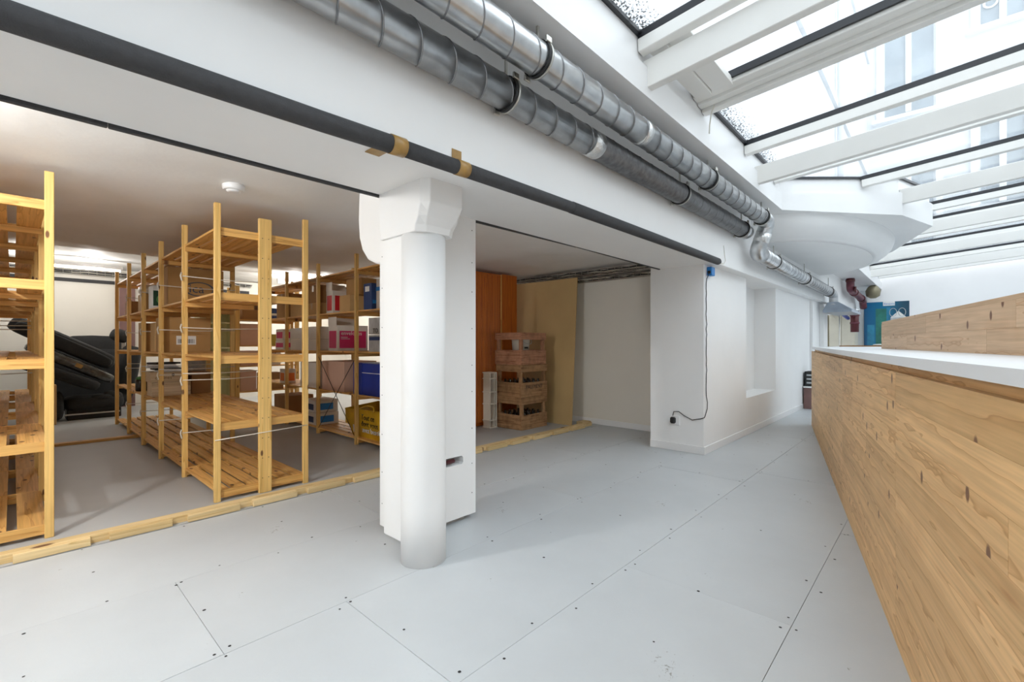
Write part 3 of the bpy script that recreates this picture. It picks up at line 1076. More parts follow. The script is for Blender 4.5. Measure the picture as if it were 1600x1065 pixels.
YS_B = [4.01, 4.98, 5.95, 6.90, 7.90, 8.95]
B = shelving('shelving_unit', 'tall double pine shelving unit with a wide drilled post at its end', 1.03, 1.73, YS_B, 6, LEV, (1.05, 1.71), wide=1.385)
YS_A = [4.05, 5.02, 5.99, 6.96, 7.93, 8.9]
A = shelving('shelving_unit', 'pine shelving unit beside the storeroom aisle, its wide slats seen from below', -0.52, 0.172, YS_A, 4, LEV, (-0.50, 0.154), gap=0.74)
YS_C = [4.05, 5.08, 6.09, 7.13, 8.2]
C = shelving('shelving_unit', 'pine shelving unit behind the boxed pier, packed with cartons', 2.75, 3.29, YS_C, 5, LEV, (2.77, 3.27))
# cords tied round the posts
for y in YS_B[1:5]:
    for z in (0.40, 0.87, 0.93, 1.34, 1.80):
        tube('cord', [(1.03, y - .02, z), (1.38, y - .022, z - 0.008), (1.73, y - .02, z + 0.004)], 0.004, 'string', B, 6)
tube('cord', [(1.03, 3.99, 0.47), (1.35, 3.985, 0.485), (1.72, 3.99, 0.50)], 0.0035, 'string', B, 6)
for y in YS_B[1:5]:
    for z in (0.40, 0.87, 1.34, 1.80):
        tube('cord_knot', [(1.022, y - .02, z + .03), (1.012, y - 0.03, z), (1.02, y - .045, z - .045)], 0.006, 'string', B, 6)
for z in (0.42, 0.90, 0.96, 1.33, 1.37, 1.42):
    tube('cord', [(-0.5, 5.6 + z, z), (0.13, 5.6 + z, z + 0.012)], 0.0045, 'string', A, 6)
# wire cross brace on the right-hand unit
for (a, b) in (((2.765, 5.10, 1.02), (2.765, 6.07, 0.08)), ((2.765, 6.07, 1.02), (2.765, 5.10, 0.08))):
    tube('cross_brace', [a, b], 0.004, 'rubber', C, 6)


# ================================================================ THINGS ON THE SHELVES
def carton(name, lo, hi, mat, label, group=None, flaps=True, tape=True, cat='box'):
    lo, hi = Vector(lo), Vector(hi)
    t = thing(name, ((lo.x + hi.x) / 2, (lo.y + hi.y) / 2, lo.z), label, cat, group)
    box('box_body', lo, hi, mat, t, 0.003)
    if flaps:
        # closed top flaps meeting in the middle, standing a little proud
        ym = (lo.y + hi.y) / 2
        box('flap', (lo.x + .002, lo.y + .002, hi.z - 0.001), (hi.x - .002, ym - .002, hi.z + 0.005), mat, t)
        box('flap', (lo.x + .002, ym + .002, hi.z - 0.001), (hi.x - .002, hi.y - .002, hi.z + 0.005), mat, t)
    if tape:
        xm = (lo.x + hi.x) / 2
        box('tape_strip', (lo.x - .001, (lo.y + hi.y) / 2 - .025, hi.z - .08), (lo.x, (lo.y + hi.y) / 2 + .025, hi.z + .004), 'tape', t)
    return t


def printed(t, lo, hi, mat, name='printed_panel'):
    return box(name, lo, hi, mat, t)


S1, S2, S3, S4, S5 = [z + 0.0375 for z in LEV]     # tops of the five shelf levels
LX, UPV = (1, 0, 0), (0, 0, 1)
# --- double unit B
t = carton('cardboard_box', (1.12, 6.02, S4), (1.64, 6.45, 2.015), 'card', 'big brown cardboard box printed with an oval ICA mark under the top shelf')
text('ica', 0.135, (1.305, 6.0185, 1.755), LX, UPV, 'slate', t, ext=0.002)
o = ring('oval_mark', (0, 0, 0), 1.0, 0.075, 'y', 'slate', t, 36)
W[o] = Matrix.Translation((1.405, 6.019, 1.795)) @ Matrix.Diagonal((0.135, 0.02, 0.075, 1))
o.matrix_basis = W[o]
box('side_print', (1.30, 6.017, 1.665), (1.56, 6.02, 1.675), 'brownink', t)
box('side_print', (1.30, 6.017, 1.645), (1.50, 6.02, 1.653), 'brownink', t)
t = thing('printed_tin', (1.2, 6.62, S4), 'white square tin with a dark green round emblem', 'tin')
box('tin_body', (1.07, 6.56, S4), (1.29, 6.74, 1.86), 'paper', t, 0.012)
box('green_panel', (1.085, 6.557, S4 + .04), (1.275, 6.56, 1.80), 'green', t)
ring('emblem', (1.18, 6.556, 1.70), 0.06, 0.006, 'y', 'leafgreen', t)
ring('emblem', (1.18, 6.556, 1.70), 0.03, 0.012, 'y', 'leafgreen', t)
t = carton('cardboard_box', (1.06, 7.02, S4), (1.42, 7.32, 1.79), 'card_l', 'small orange-brown box with two joined black rings beside the green tin')
for dx in (-0.045, 0.045):
    ring('ring_mark', (1.20 + dx, 7.018, 1.755), 0.032, 0.007, 'y', 'ink', t, 18)
t = carton('cardboard_box', (1.06, 7.95, S4), (1.30, 8.3, 1.76), 'card_d', 'brown cardboard box at the far end of the double shelving')
t = tag(pillow('wrapped_bundle', (1.21, 7.22, 1.858), (0.16, 0.16, 0.066), 'bagwhite', None, None, 0.6), 'crumpled white plastic bundle lying on an orange-brown box', 'bundle')
t = carton('cardboard_box', (1.09, 6.05, S3), (1.52, 6.45, 1.475), 'card', 'brown cardboard box with a white barcode label on the middle shelf')
box('barcode_label', (1.20, 6.047, 1.185), (1.38, 6.05, 1.28), 'paper', t)
v, f = [], []
xx = 1.215
while xx < 1.36:
    wd_ = random.choice((0.003, 0.005, 0.008))
    b0 = len(v)
    v += [(xx, 6.0465, 1.20), (xx + wd_, 6.0465, 1.20), (xx + wd_, 6.0465, 1.245), (xx, 6.0465, 1.245)]
    f.append((b0, b0 + 1, b0 + 2, b0 + 3))
    xx += wd_ + 0.006
mesh_obj('barcode', v, f, 'ink', t)
t = carton('cardboard_box', (1.10, 6.55, S3), (1.40, 6.80, 1.43), 'card_l', 'narrow light brown carton beside the barcode-labelled box', tape=False)
t = thing('open_carton', (1.2, 7.15, S3), 'tall open cardboard box with raised side flaps on the middle shelf', 'box')
box('box_body', (1.06, 7.0, S3), (1.36, 7.3, 1.36), 'card', t, 0.003)
bar('flap', (1.05, 7.0, 1.36), (0.99, 6.98, 1.46), 0.29, 0.006, 'card_l', t, up=(0, 0, 1)) if False else None
box('flap', (1.06, 7.0, 1.36), (1.066, 7.3, 1.45), 'card_l', t)
box('flap', (1.06, 7.0, 1.36), (1.36, 7.006, 1.44), 'card_d', t)
box('flap', (1.354, 7.0, 1.36), (1.36, 7.3, 1.47), 'card', t)
t = thing('wooden_box', (1.25, 6.7, S2), 'pale wooden slatted box lying below a second wooden box', 'wooden box')
for k in range(3):
    bar('slat', (1.07, 6.55, S2 + 0.027 + k * 0.053), (1.44, 6.55, S2 + 0.027 + k * 0.053), 0.012, 0.05, 'winewood', t)
box('box_body', (1.075, 6.557, S2), (1.435, 6.85, S2 + 0.158), 'winewood', t)
t = thing('wooden_box', (1.22, 6.7, S2 + 0.16), 'pale wooden box with a printed name lying on the slatted box', 'wooden box')
box('box_body', (1.06, 6.56, S2 + 0.16), (1.41, 6.85, S2 + 0.275), 'winewood', t, 0.003)
text('origines', 0.05, (1.10, 6.558, S2 + 0.195), LX, UPV, 'brownink', t)
ring('stamp', (1.27, 6.556, S2 + 0.24), 0.011, 0.005, 'y', 'ink', t, 14)
for k in range(5):
    z0 = S2 + 0.275 + 0.012 + k * 0.022
    a = random.uniform(-0.3, 0.3)
    mw = Matrix.Translation((1.22 + random.uniform(-.04, .04), 6.70, z0)) @ Matrix.Rotation(a, 4, 'Z')
    tag(link('magazine', box_mesh((0.26, 0.20, 0.020), 0.002, ('paper', 'ink', 'silver')[k % 3]), None, None, mw),
        'thin magazine in the loose pile on the wooden boxes', 'magazine', 'magazines on the wooden boxes')
t = carton('cardboard_box', (1.46, 6.60, S2), (1.66, 6.9, 0.845), 'card_d', 'dark brown carton standing next to the wooden boxes', tape=False)
t = carton('cardboard_box', (1.30, 6.02, S2), (1.44, 6.4, 0.995), 'card', 'grey-brown upright carton on the lower shelf') if False else None
t = tag(box('grey_panel_box', (1.55, 6.98, S2), (1.70, 7.2, 1.03), 'silver', None, 0.004), 'grey upright box file standing on the lower shelf', 'box file')
for k, (px, py) in enumerate(((1.10, 7.45), (1.20, 7.42), (1.14, 7.62))):
    j = thing('glass_jar', (px, py, S2), 'preserve jar with a green lid among the lower-shelf jars', 'jar', 'jars on the lower shelf')
    lathe('jar_body', [(0.045, 0.0), (0.05, 0.02), (0.05, 0.13), (0.04, 0.15)], (px, py, S2), 'bottle', j, 18)
    lathe('lid', [(0.043, 0.15), (0.043, 0.175), (0.03, 0.178)], (px, py, S2), 'leafgreen', j, 18)

# --- right-hand unit C: items face the aisle, long side across the shelf
def red_carton(lo, hi, label, ink, words=None, group=None, open_flap=False, size=0.05):
    t = carton('envelope_carton', lo, hi, 'carton', label, group, flaps=not open_flap, tape=False)
    lo, hi = Vector(lo), Vector(hi)
    hh = hi.z - lo.z
    box('printed_panel', (lo.x + .03, lo.y - .0015, lo.z + .035), (hi.x - .03, lo.y, lo.z + hh * 0.78), ink, t)
    box('printed_panel', (lo.x - .0015, lo.y + .025, lo.z + .035), (lo.x, hi.y - .025, lo.z + hh * 0.78), ink, t)
    if words:
        text(words, size, (lo.x + .05, lo.y - .002, lo.z + hh * 0.62), LX, UPV, 'paper', t)
        box('small_print', (lo.x + .05, lo.y - .0025, lo.z + hh * 0.52), (lo.x + .14, lo.y - .0015, lo.z + hh * 0.545), 'paper', t)
        box('small_print', (lo.x + .05, lo.y - .0025, lo.z + hh * 0.46), (lo.x + .17, lo.y - .0015, lo.z + hh * 0.48), 'paper', t)
    if open_flap:
        bar('flap', (lo.x - .004, lo.y + .01, hi.z + 0.05), (lo.x - .004, hi.y - .01, hi.z + 0.05), 0.004, 0.11, 'carton', t)
        v = [(lo.x, hi.y, hi.z), (hi.x, hi.y, hi.z), (hi.x - .03, hi.y + .05, hi.z + .10), (lo.x + .03, hi.y + .05, hi.z + .11)]
        vb = [(a, b + .004, c) for a, b, c in v]
        mesh_obj('flap', v + vb, [(0, 1, 2, 3), (7, 6, 5, 4), (0, 4, 5, 1), (1, 5, 6, 2), (2, 6, 7, 3), (3, 7, 4, 0)], 'carton', t)
    return t


red_carton((2.79, 5.60, S3), (3.22, 5.84, 1.43), 'white carton with a magenta panel lettered envelopes', 'pink', 'envelopes', None, True, 0.072)
red_carton((2.79, 5.72, S4), (3.10, 5.90, 1.88), 'white carton with red panels standing on the upper shelf', 'red', None, None, True)
red_carton((2.79, 7.30, S3), (3.05, 7.62, 1.235), 'white carton with magenta panels, lower of two stacked', 'pink')
red_carton((2.79, 7.32, 1.242), (3.0, 7.60, 1.41), 'white carton with magenta panels, upper of two stacked', 'pink')
t = carton('cardboard_box', (2.80, 5.30, S4), (3.22, 5.56, 1.79), 'card_l', 'low open brown box beside the red-panelled carton', tape=False)
t = carton('cardboard_box', (2.86, 5.12, 1.797), (3.22, 5.5, 1.99), 'card', 'brown carton on top of the low open brown box', tape=False)
t = carton('cardboard_box', (2.79, 6.12, S4), (3.24, 6.55, 1.745), 'card', 'brown carton, lower of a stacked pair on the upper shelf of the packed unit')
t = carton('cardboard_box', (2.80, 6.14, 1.752), (3.22, 6.50, 1.985), 'card_d', 'brown carton, upper of a stacked pair on the upper shelf of the packed unit')
t = carton('cardboard_box', (2.79, 6.62, S4), (3.24, 7.05, 1.77), 'card_l', 'light brown carton behind the stacked brown pair', tape=False)
t = carton('cardboard_box', (2.80, 7.2, S4), (3.22, 7.6, 1.95), 'card', 'brown carton near the light tube on the upper shelf')
t = carton('blue_carton', (2.80, 4.80, S4), (2.92, 4.97, 1.895), 'navy', 'narrow dark blue carton with white print on the upper shelf', tape=False, flaps=False)
box('label', (2.797, 4.84, 1.80), (2.80, 4.93, 1.86), 'paper', t)
box('small_print', (2.82, 4.797, 1.66), (2.90, 4.80, 1.70), 'skyblue', t)
t = carton('white_carton', (2.84, 4.55, S4), (3.10, 4.76, 1.93), 'carton', 'tall white carton with a blue stripe beside the dark blue carton', tape=False)
box('stripe', (2.838, 4.548, 1.80), (3.102, 4.762, 1.845), 'skyblue', t)
for k in range(2):
    t = carton('silver_carton', (2.80, 4.50, S3 + k * 0.198), (2.98, 4.86, S3 + 0.192 + k * 0.198), 'silver',
               ('silver-grey carton with a blue band, under an identical-size carton', 'silver-grey carton printed TO, on top of the blue-banded carton')[k], tape=False, flaps=False)
    if k == 0:
        box('band', (2.797, 4.52, S3 + 0.13), (2.80, 4.84, S3 + 0.17), 'navy', t)
        box('band', (2.82, 4.497, S3 + 0.13), (2.96, 4.50, S3 + 0.17), 'navy', t)
    else:
        text('TO', 0.075, (2.798, 4.76, S3 + 0.215), (0, -1, 0), UPV, 'ink', t, ext=0.002)
for k, (y0, z0, h) in enumerate(((6.15, S3, 0.15), (6.17, S3 + 0.155, 0.17), (6.65, S3, 0.16), (6.66, S3 + 0.165, 0.15))):
    carton('paper_carton', (2.79, y0, z0), (3.20, y0 + 0.40, z0 + h), 'carton',
           ('low white carton under another beside the envelopes carton', 'white carton on the low one beside the envelopes carton',
            'white carton under another towards the magenta cartons', 'white carton on top towards the magenta cartons')[k], tape=False, flaps=False)
t = carton('white_carton', (2.79, 5.42, S2), (3.24, 6.02, 0.965), 'card_p', 'large pale pinkish carton behind the blue file box', tape=False)
t = carton('white_carton', (2.79, 6.15, S2), (3.20, 6.70, 0.93), 'carton', 'large white carton next to the pale pinkish one', tape=False)
t = carton('white_carton', (2.79, 7.25, S2), (2.95, 7.45, 0.81), 'carton', 'small white carton with an orange panel', tape=False, flaps=False)
box('printed_panel', (2.787, 7.28, 0.63), (2.79, 7.42, 0.75), 'orange', t)
box('printed_panel', (2.81, 7.247, 0.63), (2.93, 7.25, 0.75), 'orange', t)
t = thing('file_box', (3.0, 4.9, S2), 'deep blue plastic file box with a white elastic band', 'file box')
box('box_body', (2.80, 4.48, S2), (3.22, 5.20, 0.965), 'blue', t, 0.006)
box('spine', (2.793, 5.0, S2), (2.80, 5.2, 0.97), 'blue', t, 0.002)
box('elastic_band', (2.796, 4.475, 0.85), (3.224, 5.205, 0.857), 'paper', t)
for z in (0.70, 0.80):
    lathe('rivet', [(0.009, 0), (0.007, 0.006)], (2.86, 4.478, z), 'steel', t, 10)
# yellow bag on the bottom shelf
t = thing('shopping_bag', (3.0, 5.0, S1), 'yellow plastic shopping bag with French lettering on the bottom shelf', 'bag')
bx = [(2.84, 4.50), (3.24, 4.50), (3.24, 5.30), (2.84, 5.30)]
tx = [(2.80, 4.44), (3.24, 4.46), (3.24, 5.38), (2.80, 5.42)]
zt = [0.44, 0.47, 0.45, 0.40]
v = [(x, y, S1) for x, y in bx] + [(x * 0.5 + a * 0.5 - 0.01 * (i in (0, 3)), y * .5 + b * .5, S1 + 0.17) for i, ((x, y), (a, b)) in enumerate(zip(bx, tx))] + [(x, y, z) for (x, y), z in zip(tx, zt)]
vi = [(x * 0.985 + 3.0 * 0.015, y * 0.985 + 4.9 * 0.015, z) for x, y, z in v[8:]]
f = [(3, 2, 1, 0)] + [(i, (i + 1) % 4, 4 + (i + 1) % 4, 4 + i) for i in range(4)] + [(4 + i, 4 + (i + 1) % 4, 8 + (i + 1) % 4, 8 + i) for i in range(4)]
f += [(8 + i, 8 + (i + 1) % 4, 12 + (i + 1) % 4, 12 + i) for i in range(4)]
vi2 = [(x, y, 0.22) for x, y, z in vi]
f += [(12 + i, 12 + (i + 1) % 4, 16 + (i + 1) % 4, 16 + i) for i in range(4)] + [(16, 17, 18, 19)]
mesh_obj('bag_body', v + vi + vi2, f, 'yellow', t)
for i, (s, c_) in enumerate((('Tout ce', 'ink'), ('dont vous', 'ink'), ('avez besoin', 'paper'))):
    zt_ = 0.300 - i * 0.075
    text(s, 0.092, ((2.803, 2.806, 2.819)[i], 5.03, zt_), (0, -1, 0), ((-.04, -.14, -.17)[i], 0, 1), c_, t, ext=0.003)
bar('printed_panel', (2.828, 5.20, 0.12), (2.808, 5.20, 0.32), 0.004, 0.11, 'paper', t, up=(0, 1, 0))
tube('bag_handle', bend([(2.78, 4.7, 0.42), (2.80, 4.75, 0.47), (2.84, 4.95, 0.47), (2.80, 5.1, 0.41)], 0.06, 4), 0.009, 'yellow', t, 8)
for k in range(2):
    t = carton('drink_pack', (2.80, 6.22 + k * 0.02, S1 + k * 0.17), (3.12, 6.62 + k * 0.02, S1 + 0.165 + k * 0.17), 'carton',
               ('white pack with navy print on the bottom shelf, under another', 'white pack with navy print on top of its twin')[k], tape=False, flaps=False)
    box('printed_panel', (2.797, 6.30, S1 + 0.03 + k * 0.17), (2.80, 6.52, S1 + 0.11 + k * 0.17), 'navy', t)
    box('printed_panel', (2.86, 6.2185 + k * 0.02, S1 + 0.03 + k * 0.17), (3.05, 6.22 + k * 0.02, S1 + 0.12 + k * 0.17), 'skyblue', t)
t = carton('cardboard_box', (2.80, 7.2, S1), (3.2, 7.7, 0.40), 'card_d', 'dark brown carton on the bottom shelf beyond the drink packs', tape=False)

# --- far shelf bay between the two units
t = thing('pale_bookcase', (2.36, 9.15, 0), 'pale yellow-green open bookcase seen through the double shelving', 'bookcase')
box('side_panel', (2.10, 8.98, 0), (2.13, 9.30, 1.75), 'palegreen', t)
box('side_panel', (2.58, 8.98, 0), (2.61, 9.30, 1.75), 'palegreen', t)
box('back_panel', (2.13, 9.28, 0), (2.58, 9.30, 1.75), 'palegreen', t)
for z in (0.06, 0.62, 1.12, 1.55, 1.73):
    box('shelf', (2.13, 9.0, z - .012), (2.58, 9.28, z + .012), 'palegreen', t)
t = thing('storage_rack', (3.15, 9.2, 0), 'wooden rack with a yellow post, loaded with pinkish boxes', 'rack')
for px in (2.66, 3.68):
    for py in (9.0, 9.42):
        bar('post', (px, py, 0), (px, py, 2.2), 0.07, 0.05, 'post', t, 0.003, up=(0, 1, 0))
rk = [0.35, 0.80, 1.16, 1.62]
for z in rk:
    box('shelf', (2.69, 8.99, z - .02), (3.66, 9.44, z), 'pine', t, 0.002)
for k, (x0, x1, z0, h, m_, l_) in enumerate((
        (2.72, 3.06, 0.80, 0.26, 'card_p', 'pinkish carton on the second shelf of the rack'),
        (2.72, 3.08, 1.16, 0.38, 'card_p', 'tall pinkish carton on the third shelf of the rack'),
        (2.75, 3.02, 1.62, 0.20, 'card_d', 'dark carton with a pale end on the top shelf of the rack'),
        (2.72, 2.98, 0.35, 0.36, 'card_p', 'pinkish carton low in the rack'),
        (3.14, 3.42, 1.16, 0.20, 'olive', 'olive-yellow carton on the third shelf of the rack'),
        (3.12, 3.40, 1.62, 0.22, 'navy', 'navy blue pack on the top shelf of the rack'),
        (3.14, 3.40, 0.80, 0.28, 'carton', 'white pack lettered M with a navy band on the rack'),
        (3.10, 3.45, 0.35, 0.30, 'card_d', 'dark brown carton low in the rack'))):
    t = carton('rack_carton', (x0, 9.03, z0), (x1, 9.38, z0 + h), m_, l_, tape=False)
    if k == 6:
        box('band', (x0 - .002, 9.028, z0 + .08), (x1 + .002, 9.382, z0 + .14), 'navy', t)
        text('M', 0.10, (x0 + .10, 9.028, z0 + .17), LX, UPV, 'navy', t)
    if k == 5:
        box('band', (x0 - .002, 9.028, z0 + .09), (x1 + .002, 9.382, z0 + .13), 'carton', t)

# ================================================================ CAR SEATS BY THE FAR WALL
def rot_y(a):
    return Matrix.Rotation(a, 3, 'Y')


def seat_block(label, parts):
    lo = parts[0][1]
    t = thing('car_seat', (lo[0], lo[1], 0.0), label, 'car seat', 'car seats piled at the far wall')
    for nm, c, half, ang, mt, e in parts:
        pillow(nm, c, half, mt, t, rot_y(ang), e)
    return t


a30 = math.radians(30)
seat_block('long black seat back leaning across the pile of car seats', [
    ('backrest', (0.56, 10.15, 1.19), (0.68, 0.26, 0.125), a30, 'seat', 0.35),
    ('bolster', (0.56, 9.90, 1.17), (0.62, 0.03, 0.09), a30, 'seat', 0.5)])
seat_block('seat back wrapped in shiny clear plastic inside the pile', [
    ('backrest', (0.63, 10.1, 0.885), (0.58, 0.28, 0.085), a30, 'wrap', 0.4),
    ('sticker', (0.70, 9.815, 0.85), (0.045, 0.006, 0.03), a30, 'tape', 0.25)])
seat_block('dark seat back lowest of the leaning ones', [
    ('backrest', (0.43, 10.05, 0.75), (0.58, 0.30, 0.09), math.radians(26), 'seat', 0.4)])
seat_block('upright black car seat with a headrest beside the leaning seat backs', [
    ('backrest', (1.37, 10.55, 0.72), (0.15, 0.27, 0.44), math.radians(8), 'seat', 0.5),
    ('headrest', (1.27, 10.5, 1.33), (0.135, 0.14, 0.11), math.radians(25), 'seat', 0.7),
    ('headrest_stalk', (1.32, 10.5, 1.18), (0.03, 0.02, 0.08), 0, 'steel', 0.3)])
t = seat_block('black car seat base with a metal slide rail on the floor', [
    ('cushion', (0.90, 10.15, 0.25), (0.37, 0.30, 0.11), 0.0, 'seat', 0.45),
    ('bolster', (0.98, 9.95, 0.33), (0.14, 0.10, 0.05), 0.0, 'seat', 0.7),
    ('bolster', (1.12, 10.0, 0.33), (0.13, 0.12, 0.09), 0.2, 'seat', 0.8)])
bar('slide_rail', (0.55, 9.90, 0.09), (1.20, 9.90, 0.09), 0.03, 0.02, 'steel', t)
box('seat_base', (0.57, 9.92, 0.0), (1.22, 10.38, 0.16), 'rubber', t, 0.01)
pillow('side_cover', (0.44, 9.98, 0.24), (0.10, 0.2, 0.22), 'seat', t, None, 0.6)
seat_block('black padded seat back standing against the far wall', [
    ('backrest', (0.98, 11.2, 0.98), (0.52, 0.10, 0.36), 0.0, 'seat', 0.6),
    ('bolster', (0.98, 11.05, 0.55), (0.56, 0.10, 0.55), 0.0, 'seat', 0.5)])
t = carton('cardboard_box', (0.22, 9.55, 0.0), (0.44, 9.75, 0.58), 'card_l', 'upright brown carton on the floor beside the car seats', tape=False)

# --- far wall: pale panel, dark rail, cable basket, fluorescent fittings
struct(box('trim_3', (-1.0, 11.36, 2.30), (3.6, 11.40, 2.36), 'foam'))
struct(box('trim_4', (1.37, 11.35, 0.0), (1.60, 11.40, 2.30), 'maroon'))


def basket(name, label, p0, p1, width_vec, h):
    t = thing(name, p0, label, 'cable tray', 'wire cable trays')
    p0, p1, wv = Vector(p0), Vector(p1), Vector(width_vec)
    ln = (p1 - p0).length
    d = (p1 - p0).normalized()
    v, f = [], []
    for o_ in (Vector((0, 0, 0)), wv * 0.5, wv, Vector((0, 0, h)), wv + Vector((0, 0, h))):
        sweep([p0 + o_, p1 + o_], 0.0035, 5, True, v, f)
    mesh_obj('long_wire', v, f, 'steel', t)
    k = 0.05
    while k < ln:
        q = p0 + d * k
        tube('hoop', [q + Vector((0, 0, h)), q, q + wv, q + wv + Vector((0, 0, h))], 0.0035, 'steel', t, 5)
        k += 0.11
    for c in range(5):
        pts = []
        nn_ = 24
        for i in range(nn_ + 1):
            q = p0 + d * (ln * i / nn_) + wv * (0.15 + 0.15 * c + random.uniform(-.05, .05)) + Vector((0, 0, 0.012 + 0.010 * c + random.uniform(0, .02)))
            pts.append(q)
        tube('cable', pts, random.uniform(0.006, 0.009), ('blackcable', 'blackcable', 'plastic_w', 'blackcable', 'galv_d')[c], t, 6)
    return t


basket('cable_tray', 'wire basket cable tray along the far storeroom wall', (-1.0, 11.28, 2.42), (3.6, 11.28, 2.42), (0, -0.16, 0), 0.07)
basket('cable_tray', 'upper wire cable tray along the storeroom side wall', (5.86, 2.50, 2.19), (5.86, 5.6, 2.20), (-0.18, 0, 0), 0.065)
basket('cable_tray', 'lower wire cable tray along the storeroom side wall', (5.885, 2.50, 2.115), (5.885, 5.6, 2.115), (-0.09, 0, 0), 0.045)


def batten(label, x0, x1, y, z, power):
    t = thing('fluorescent_light', ((x0 + x1) / 2, y, z), label, 'light')
    box('fitting', (x0 - .02, y - .03, z), (x1 + .02, y + .03, z + 0.05), 'gloss', t, 0.004)
    for s in (-1, 1):
        box('tube_cap', ((x0, x1)[s > 0] - .012, y - .018, z - .045), ((x0, x1)[s > 0] + .012, y + .018, z), 'gloss', t)
    tube('lit_tube', [(x0, y, z - 0.025), (x1, y, z - 0.025)], 0.014, 'tube', t, 12)
    for k in range(2):
        ld = bpy.data.lights.new('tube_light', 'POINT')
        ld.shadow_soft_size = 0.06
        ld.energy = power / 2
        ld.color = (1.0, 0.975, 0.94)
        lo_ = bpy.data.objects.new('tube_light', ld)
        col.objects.link(lo_)
        W[lo_] = Matrix.Translation((x0 + (x1 - x0) * (0.25 + 0.5 * k), y, z - 0.11))
        lo_.parent = t
        lo_.matrix_parent_inverse = W[t].inverted()
        lo_.matrix_basis = W[lo_]
    return t


batten('lit fluorescent tube on the ceiling above the pile of car seats', -0.25, 1.25, 10.2, 2.44, 30)
batten('lit fluorescent tube on the ceiling behind the packed shelving unit', 3.6, 4.9, 9.7, 2.44, 85)

# ================================================================ THE CORNER WITH THE CRATES
tb = thing('tambour_cabinet', (4.85, 5.05, 0), 'tall orange varnished cabinet with a ribbed roller front', 'cabinet')
box('cabinet_body', (4.30, 4.92, 0), (5.40, 5.35, 2.24), 'tambour', tb, 0.004)
x = 4.38
while x < 5.03:
    bar('slat', (x, 4.912, 0.05), (x, 4.912, 2.22), 0.026, 0.026, 'tambour', tb, 0.007, up=(0, 1, 0))
    x += 0.030
bar('end_strip', (5.05, 4.905, 0.02), (5.05, 4.905, 2.24), 0.012, 0.02, 'pine', tb, 0.002, up=(0, 1, 0))
bar('side_stile', (5.23, 4.905, 0.0), (5.23, 4.905, 2.25), 0.32, 0.03, 'tambour', tb, 0.002, up=(0, 1, 0))
bar('side_stile', (4.34, 4.905, 0.0), (4.34, 4.905, 2.25), 0.05, 0.03, 'tambour', tb, 0.002, up=(0, 1, 0))
# hardboard sheet leaning on the side wall
hb = mesh_obj('hardboard_sheet', [(5.52, 3.93, 0.0), (5.52, 5.20, 0.0), (5.66, 5.20, 2.17), (5.66, 3.93, 2.17), (5.526, 3.93, 0.0), (5.526, 5.20, 0.0), (5.668, 5.20, 2.17), (5.668, 3.93, 2.17)],
              [(0, 1, 2, 3), (7, 6, 5, 4), (0, 4, 5, 1), (1, 5, 6, 2), (2, 6, 7, 3), (3, 7, 4, 0)], 'board')
tag(hb, 'large plain tan hardboard sheet leaning against the storeroom side wall', 'board')
tag(bar('board_offcut', (5.70, 3.91, 0.02), (5.875, 3.90, 0.02), 0.14, 0.04, 'timber', None, 0.003), 'short pale timber offcut on the floor by the white wall', 'offcut')


def crate(k, cx, cy, z0, rz, mt, label):
    t = thing('bottle_crate', (cx, cy, z0), label, 'crate', 'stacked bottle crates')
    R = Matrix.Translation((cx, cy, z0)) @ Matrix.Rotation(rz, 4, 'Z')
    hx, hy, h = 0.285, 0.245, 0.448

    def bb_(nm, lo, hi):
        lo, hi = Vector(lo), Vector(hi)
        d = hi - lo
        long_ = max(range(3), key=lambda i: d[i])
        c = (lo + hi) / 2
        if long_ == 0:
            rr, dm = Matrix.Identity(4), (d.x, d.y, d.z)
        elif long_ == 1:
            rr, dm = Matrix.Rotation(math.pi / 2, 4, 'Z'), (d.y, d.x, d.z)
        else:
            rr, dm = Matrix.Rotation(-math.pi / 2, 4, 'Y'), (d.z, d.y, d.x)
        return link(nm, box_mesh(dm, 0.003, mt), None, t, R @ Matrix.Translation(c) @ rr)
    for s in (-1, 1):
        y0, y1 = sorted((s * hy, s * (hy - 0.016)))
        bb_('side_board', (-hx, y0, 0.0), (hx, y1, 0.205))
        bb_('top_board', (-hx, y0, 0.35), (hx, y1, h))
        x0, x1 = sorted((s * hx, s * (hx - 0.016)))
        bb_('side_board', (x0, -hy + .016, 0.0), (x1, hy - .016, 0.205))
        bb_('top_board', (x0, -hy + .016, 0.35), (x1, hy - .016, h))
        for s2 in (-1, 1):
            x0, x1 = sorted((s * (hx - .017), s * (hx - .062)))
            y0, y1 = sorted((s2 * (hy - .017), s2 * (hy - .062)))
            bb_('corner_post', (x0, y0, 0.012), (x1, y1, h - 0.004))
    bb_('bottom_board', (-hx + .017, -hy + .017, 0.002), (hx - .017, hy - .017, 0.014))
    return t


